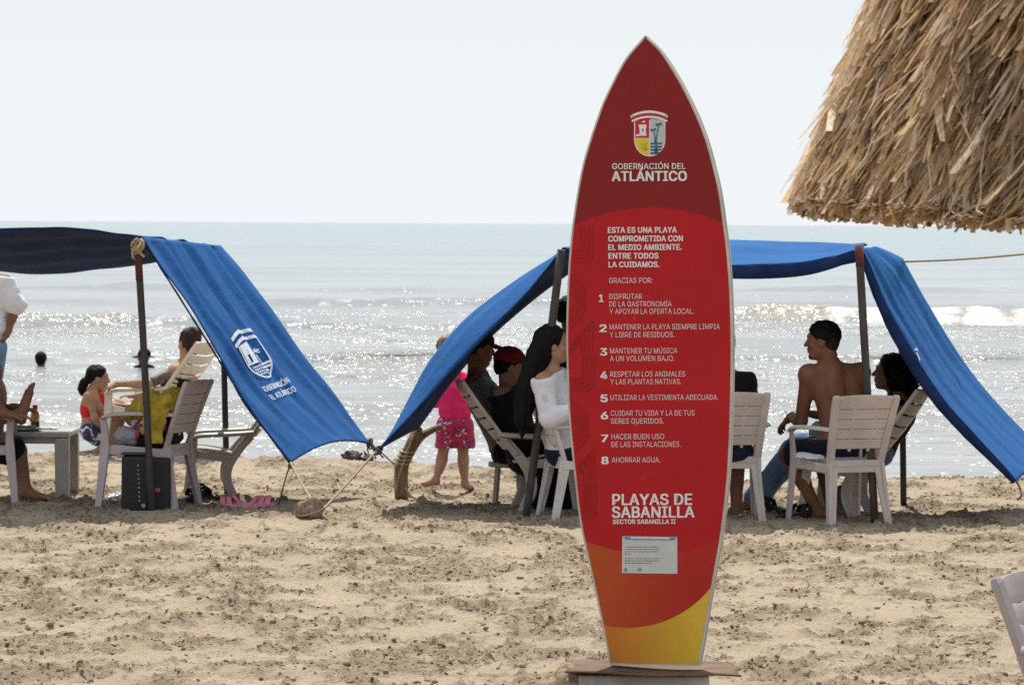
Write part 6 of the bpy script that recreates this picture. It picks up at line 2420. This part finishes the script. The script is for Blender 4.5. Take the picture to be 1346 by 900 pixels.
def things_on_towel_chair():
    ch = chair_spot('yellow towel')
    q = lambda x, y, z: on_chair(ch, x, y, z)
    # black bag with pink straps on the seat
    S = SDF()
    S.ell(q(-0.08, 0.04, 0.50), (0.16, 0.15, 0.10)).ell(q(-0.11, -0.02, 0.55), (0.12, 0.15, 0.08)).ell(q(-0.02, 0.06, 0.47), (0.12, 0.13, 0.06))
    c = q(-0.08, 0.02, 0.43)
    bag = from_np('beach_bag', S.mesh('beach_bag', 0.008, 0.04, wrinkle=(0.03, (13, 13, 13))), cloth('bag_black', (0.016, 0.015, 0.017), (0.008, 0.008, 0.009)), None, loc=c)
    tag(bag, 'soft black beach bag with pink piping, under the yellow towel', 'bag')
    pink = mat('pink_piping', (0.50, 0.03, 0.12), rough=0.7)
    for pts in ([(0.02, 0.20, 0.47), (-0.02, 0.215, 0.54), (-0.08, 0.19, 0.60)], [(-0.14, 0.20, 0.46), (-0.16, 0.205, 0.52), (-0.19, 0.18, 0.56)], [(0.06, 0.17, 0.53), (0.0, 0.17, 0.60), (-0.08, 0.12, 0.64)]):
        MB().tube(curve_pts([q(*p) for p in pts], 12), 0.011, 7).build('piping', pink, bag)
    # grey cloth at the front of the seat
    S = SDF()
    S.ell(q(0.13, 0.05, 0.475), (0.11, 0.16, 0.055)).ell(q(0.08, 0.14, 0.50), (0.10, 0.09, 0.06)).ell(q(0.18, -0.05, 0.47), (0.07, 0.12, 0.05)).ell(q(0.05, 0.0, 0.52), (0.10, 0.14, 0.05))
    o = from_np('folded_cloth', S.mesh('folded_cloth', 0.007, 0.03, wrinkle=(0.035, (14, 14, 20))), cloth('pale_grey_cloth', (0.42, 0.43, 0.46), (0.28, 0.29, 0.32)), None, loc=q(0.12, 0.05, 0.43))
    tag(o, 'crumpled pale grey cloth at the front of the towel chair', 'cloth')
    # yellow towel slung over bag and armrest
    S = SDF()
    S.ell(q(-0.13, 0.12, 0.70), (0.16, 0.11, 0.085)).ell(q(-0.02, 0.14, 0.68), (0.13, 0.10, 0.075)).ell(q(-0.20, 0.10, 0.735), (0.10, 0.10, 0.075)).ell(q(0.06, 0.13, 0.665), (0.07, 0.09, 0.06))
    S.ell(q(-0.14, 0.265, 0.61), (0.09, 0.032, 0.11)).ell(q(-0.15, 0.27, 0.56), (0.06, 0.024, 0.08))
    tm = cloth('yellow_towel', (0.48, 0.355, 0.045), (0.29, 0.21, 0.025), b=0.6, bs=60)
    o = from_np('towel', S.mesh('towel', 0.006, 0.025, wrinkle=(0.062, (19, 19, 13))), tm, None, loc=q(-0.1, 0.12, 0.62))
    tag(o, 'mustard yellow towel bundled over the chair arm and black bag', 'towel')


things_on_towel_chair()


def speaker_box():
    d = 25.75
    c = P(193, 672, d)
    g = ground(c.x, d + .1)
    w = 62 * d / FPX
    hgt = 78 * d / FPX
    root = thing('portable_speaker', (c.x, d + 0.12, g), 'tall black box speaker with a column of pale holes, standing under the towel chair', 'speaker')
    blk = mat('black_plastic', (0.012, 0.012, 0.014), (0.008, 0.008, 0.009), rough=0.4)
    MB().box((c.x - 0.085, d + 0.10, g + hgt / 2 - 0.015), (0.18, 0.24, hgt + 0.02), taper=0.97).build('perforated_front', blk, root, bevel=0.025, seg=4)
    MB().box((c.x + 0.088, d + 0.13, g + hgt / 2 - 0.02), (0.145, 0.26, hgt), taper=0.98).build('cabinet', blk, root, bevel=0.02, seg=3)
    MB().box((c.x - 0.085, d + 0.10, g + hgt + 0.006), (0.185, 0.245, 0.012)).build('lid', mat('lid_grey', (0.05, 0.05, 0.055), rough=0.5), root, bevel=0.005)
    hole = mat('pale_hole', (0.45, 0.43, 0.40), rough=0.6)
    dark = mat('dull_hole', (0.06, 0.06, 0.065), rough=0.6)
    x0 = c.x - 0.175
    yf = d + 0.10 - 0.123
    for k in range(9):
        MB().box((c.x - 0.058 + 0.0012 * k, yf, g + 0.33 - 0.03 * k), (0.011, 0.006, 0.012)).build('hole', hole, root, bevel=0.003)
    for r in range(3):
        for k in range(8):
            MB().box((c.x - 0.085 - 0.028 * r, yf, g + 0.315 - 0.032 * k), (0.008, 0.005, 0.009)).build('hole', dark, root)
    MB().tube([(c.x + 0.075, d - 0.002, g + 0.165), (c.x + 0.075, d - 0.012, g + 0.165)], 0.018, 14).build('badge', mat('red_badge', (0.55, 0.06, 0.05), rough=0.4), root)
    MB().tube([(c.x - 0.02, d - 0.026, g + 0.06), (c.x - 0.02, d - 0.034, g + 0.06)], 0.014, 12).build('knob', hole, root)


speaker_box()


def sandal(px, py, yaw, label, m, m2, s=1.0, group=None, tilt=0.0):
    g = G(px, py)
    z = ground(g.x, g.y) + 0.012
    root = thing('sandal', (g.x, g.y, z), label, 'sandal', group)
    f, l, u = frame(yaw, tilt)
    at = lambda x, y, zz: g * 1 + Vector((0, 0, z - g.z)) + (f * x + l * y + u * zz) * s
    n = 18
    out = []
    for sd_ in (1, -1):
        for i in range(n + 1):
            t = i / n if sd_ > 0 else 1 - i / n
            x = -0.13 + 0.26 * t
            w = 0.034 + 0.014 * math.sin(math.pi * min(t * 1.05, 1) - 0.5) * (t > 0.1)
            w *= math.sin(math.pi * min(max(t, 0.0), 1.0)) ** 0.35 if t in (0, 1) or t < 0.12 or t > 0.88 else 1
            out.append(at(x, sd_ * max(w, 0.004), 0))
    MB().prism(out, u * 0.022 * s).build('sole', m2, root, bevel=0.004)
    for x0 in (0.035, 0.075):
        MB().bar(curve_pts([at(x0, -0.046, 0.015), at(x0 + 0.012, -0.03, 0.05), at(x0 + 0.018, 0, 0.062), at(x0 + 0.012, 0.03, 0.05), at(x0, 0.046, 0.015)], 12), (0.03 * s, 0.008 * s), tuple(f)).build('strap', m, root)
    MB().bar(curve_pts([at(-0.08, -0.04, 0.015), at(-0.115, -0.03, 0.06), at(-0.125, 0, 0.068), at(-0.115, 0.03, 0.06), at(-0.08, 0.04, 0.015)], 12), (0.016 * s, 0.007 * s), (0, 0, 1)).build('heel_strap', m, root)


PKS = mat('pink_foam', (0.72, 0.24, 0.32), (0.62, 0.18, 0.26), rough=0.6)
PKS2 = mat('pink_sole', (0.62, 0.30, 0.34), (0.52, 0.22, 0.27), rough=0.7)
BKS = mat('black_foam', (0.014, 0.013, 0.013), rough=0.6)
sandal(313, 667, 165, 'pink sandal on the sand near the curved chair leg, left one of its pair', PKS, PKS2, 1.15, 'pink sandals')
sandal(333, 667, 8, 'pink sandal on the sand near the coconut, right one of its pair', PKS, PKS2, 1.15, 'pink sandals')
sandal(246, 659, 40, 'black sandal on the sand behind the towel chair leg', BKS, BKS, 1.1, 'black sandals', 18)
sandal(274, 656, 140, 'black sandal on the sand beside the empty recliner', BKS, BKS, 1.1, 'black sandals', 22)
sandal(1020, 676, 150, 'black sandal in the shade left of the shirtless man', BKS, BKS, 1.1, 'dark sandals under the right tent', 12)
sandal(1046, 683, 20, 'black sandal in front of the shirtless man, beside his bare foot', BKS, BKS, 1.1, 'dark sandals under the right tent', 8)


def little_things():
    g = G(152, 656)
    z = ground(g.x, g.y)
    S = SDF().ell((g.x, g.y, z + 0.012), (0.085, 0.06, 0.022)).ell((g.x + 0.03, g.y - 0.02, z + 0.02), (0.05, 0.04, 0.02))
    o = from_np('plastic_wrapper', S.mesh('plastic_wrapper', 0.006, 0.01, wrinkle=(0.022, (35, 35, 35))), mat('pale_blue_plastic', (0.40, 0.58, 0.72), (0.62, 0.68, 0.72), scale=25, rough=0.3), None, loc=(g.x, g.y, z))
    tag(o, 'crumpled pale blue plastic wrapper on the sand by the towel chair', 'wrapper')
    # brown clump at the water edge
    c = P(470, 602, 30.6)
    zz = float(sand_height(np.array([c.x]), np.array([30.9]))[0])
    c = P(470, 605, 30.75)
    S = SDF()
    S.ell((c.x - 0.045, c.y, c.z + 0.005), (0.075, 0.10, 0.075)).ell((c.x + 0.085, c.y, c.z - 0.005), (0.045, 0.07, 0.06)).ell((c.x, c.y, c.z - 0.05), (0.13, 0.12, 0.06))
    rr = random.Random(3)
    for i in range(26):
        a = rr.uniform(0, math.pi)
        b = Vector((c.x + rr.uniform(-.08, .1), c.y + rr.uniform(-.05, .05), c.z + rr.uniform(-.02, .03)))
        S.cone(b, b + Vector((math.cos(a) * 0.08, rr.uniform(-.06, .02), math.sin(a) * 0.06)), 0.012, 0.006, k=0.01)
    o = from_np('driftwood_clump', S.mesh('driftwood_clump', 0.006, 0.02, wrinkle=(0.02, (40, 40, 30))), mat('wet_driftwood', (0.075, 0.042, 0.03), (0.03, 0.018, 0.014), scale=20, rough=0.7, bump_s=0.6), None, loc=(c.x, c.y, c.z - 0.08))
    tag(o, 'dark brown shaggy clump lying at the water edge between the tents', 'driftwood')
    # on the shirtless man's seat
    ch = chair_spot('shirtless man sits')
    q = lambda x, y, z: on_chair(ch, x, y, z)
    S = SDF().ell(q(0.06, 0.20, 0.452), (0.10, 0.035, 0.014)).ell(q(0.13, 0.205, 0.46), (0.06, 0.03, 0.016)).ell(q(-0.02, 0.205, 0.447), (0.07, 0.03, 0.012))
    o = from_np('white_cloth', S.mesh('white_cloth', 0.005, 0.01, wrinkle=(0.012, (25, 25, 25))), CL_WHITE, None, loc=q(0.06, 0.2, 0.44))
    tag(o, 'folded white cloth hanging over the edge of the shirtless man\'s seat', 'cloth')
    p = P(1077, 570, 25.75)
    root = thing('snack_bag', (p.x, p.y, p.z - 0.08), 'red and pale green snack bag standing beyond the shirtless man', 'bag')
    S = SDF().ell((p.x, p.y, p.z - 0.03), (0.075, 0.035, 0.055))
    from_np('lower_half', S.mesh('lower_half', 0.006, 0.01, cuts=[((0, 0, p.z - 0.015), (0, 0, 1))], wrinkle=(0.014, (30, 30, 30))), mat('red_foil', (0.60, 0.03, 0.05), rough=0.3), root)
    S = SDF().ell((p.x, p.y, p.z + 0.01), (0.072, 0.033, 0.075))
    from_np('upper_half', S.mesh('upper_half', 0.006, 0.01, cuts=[((0, 0, p.z - 0.012), (0, 0, -1))], wrinkle=(0.014, (30, 30, 30))), mat('green_foil', (0.42, 0.62, 0.50), rough=0.3), root)
    # grey bundle and pink cloth under the right tent
    g = G(1105, 673)
    z = ground(g.x, g.y)
    S = SDF().ell((g.x, g.y, z + 0.07), (0.10, 0.09, 0.08)).ell((g.x - 0.05, g.y, z + 0.04), (0.08, 0.09, 0.05)).ell((g.x + 0.02, g.y, z + 0.13), (0.07, 0.07, 0.05))
    o = from_np('cloth_bundle', S.mesh('cloth_bundle', 0.007, 0.03, wrinkle=(0.035, (16, 16, 16))), cloth('dull_grey_cloth', (0.20, 0.19, 0.19), (0.11, 0.105, 0.105)), None, loc=(g.x, g.y, z))
    tag(o, 'dull grey cloth bundle on the sand under the shirtless man\'s chair', 'bundle')


little_things()
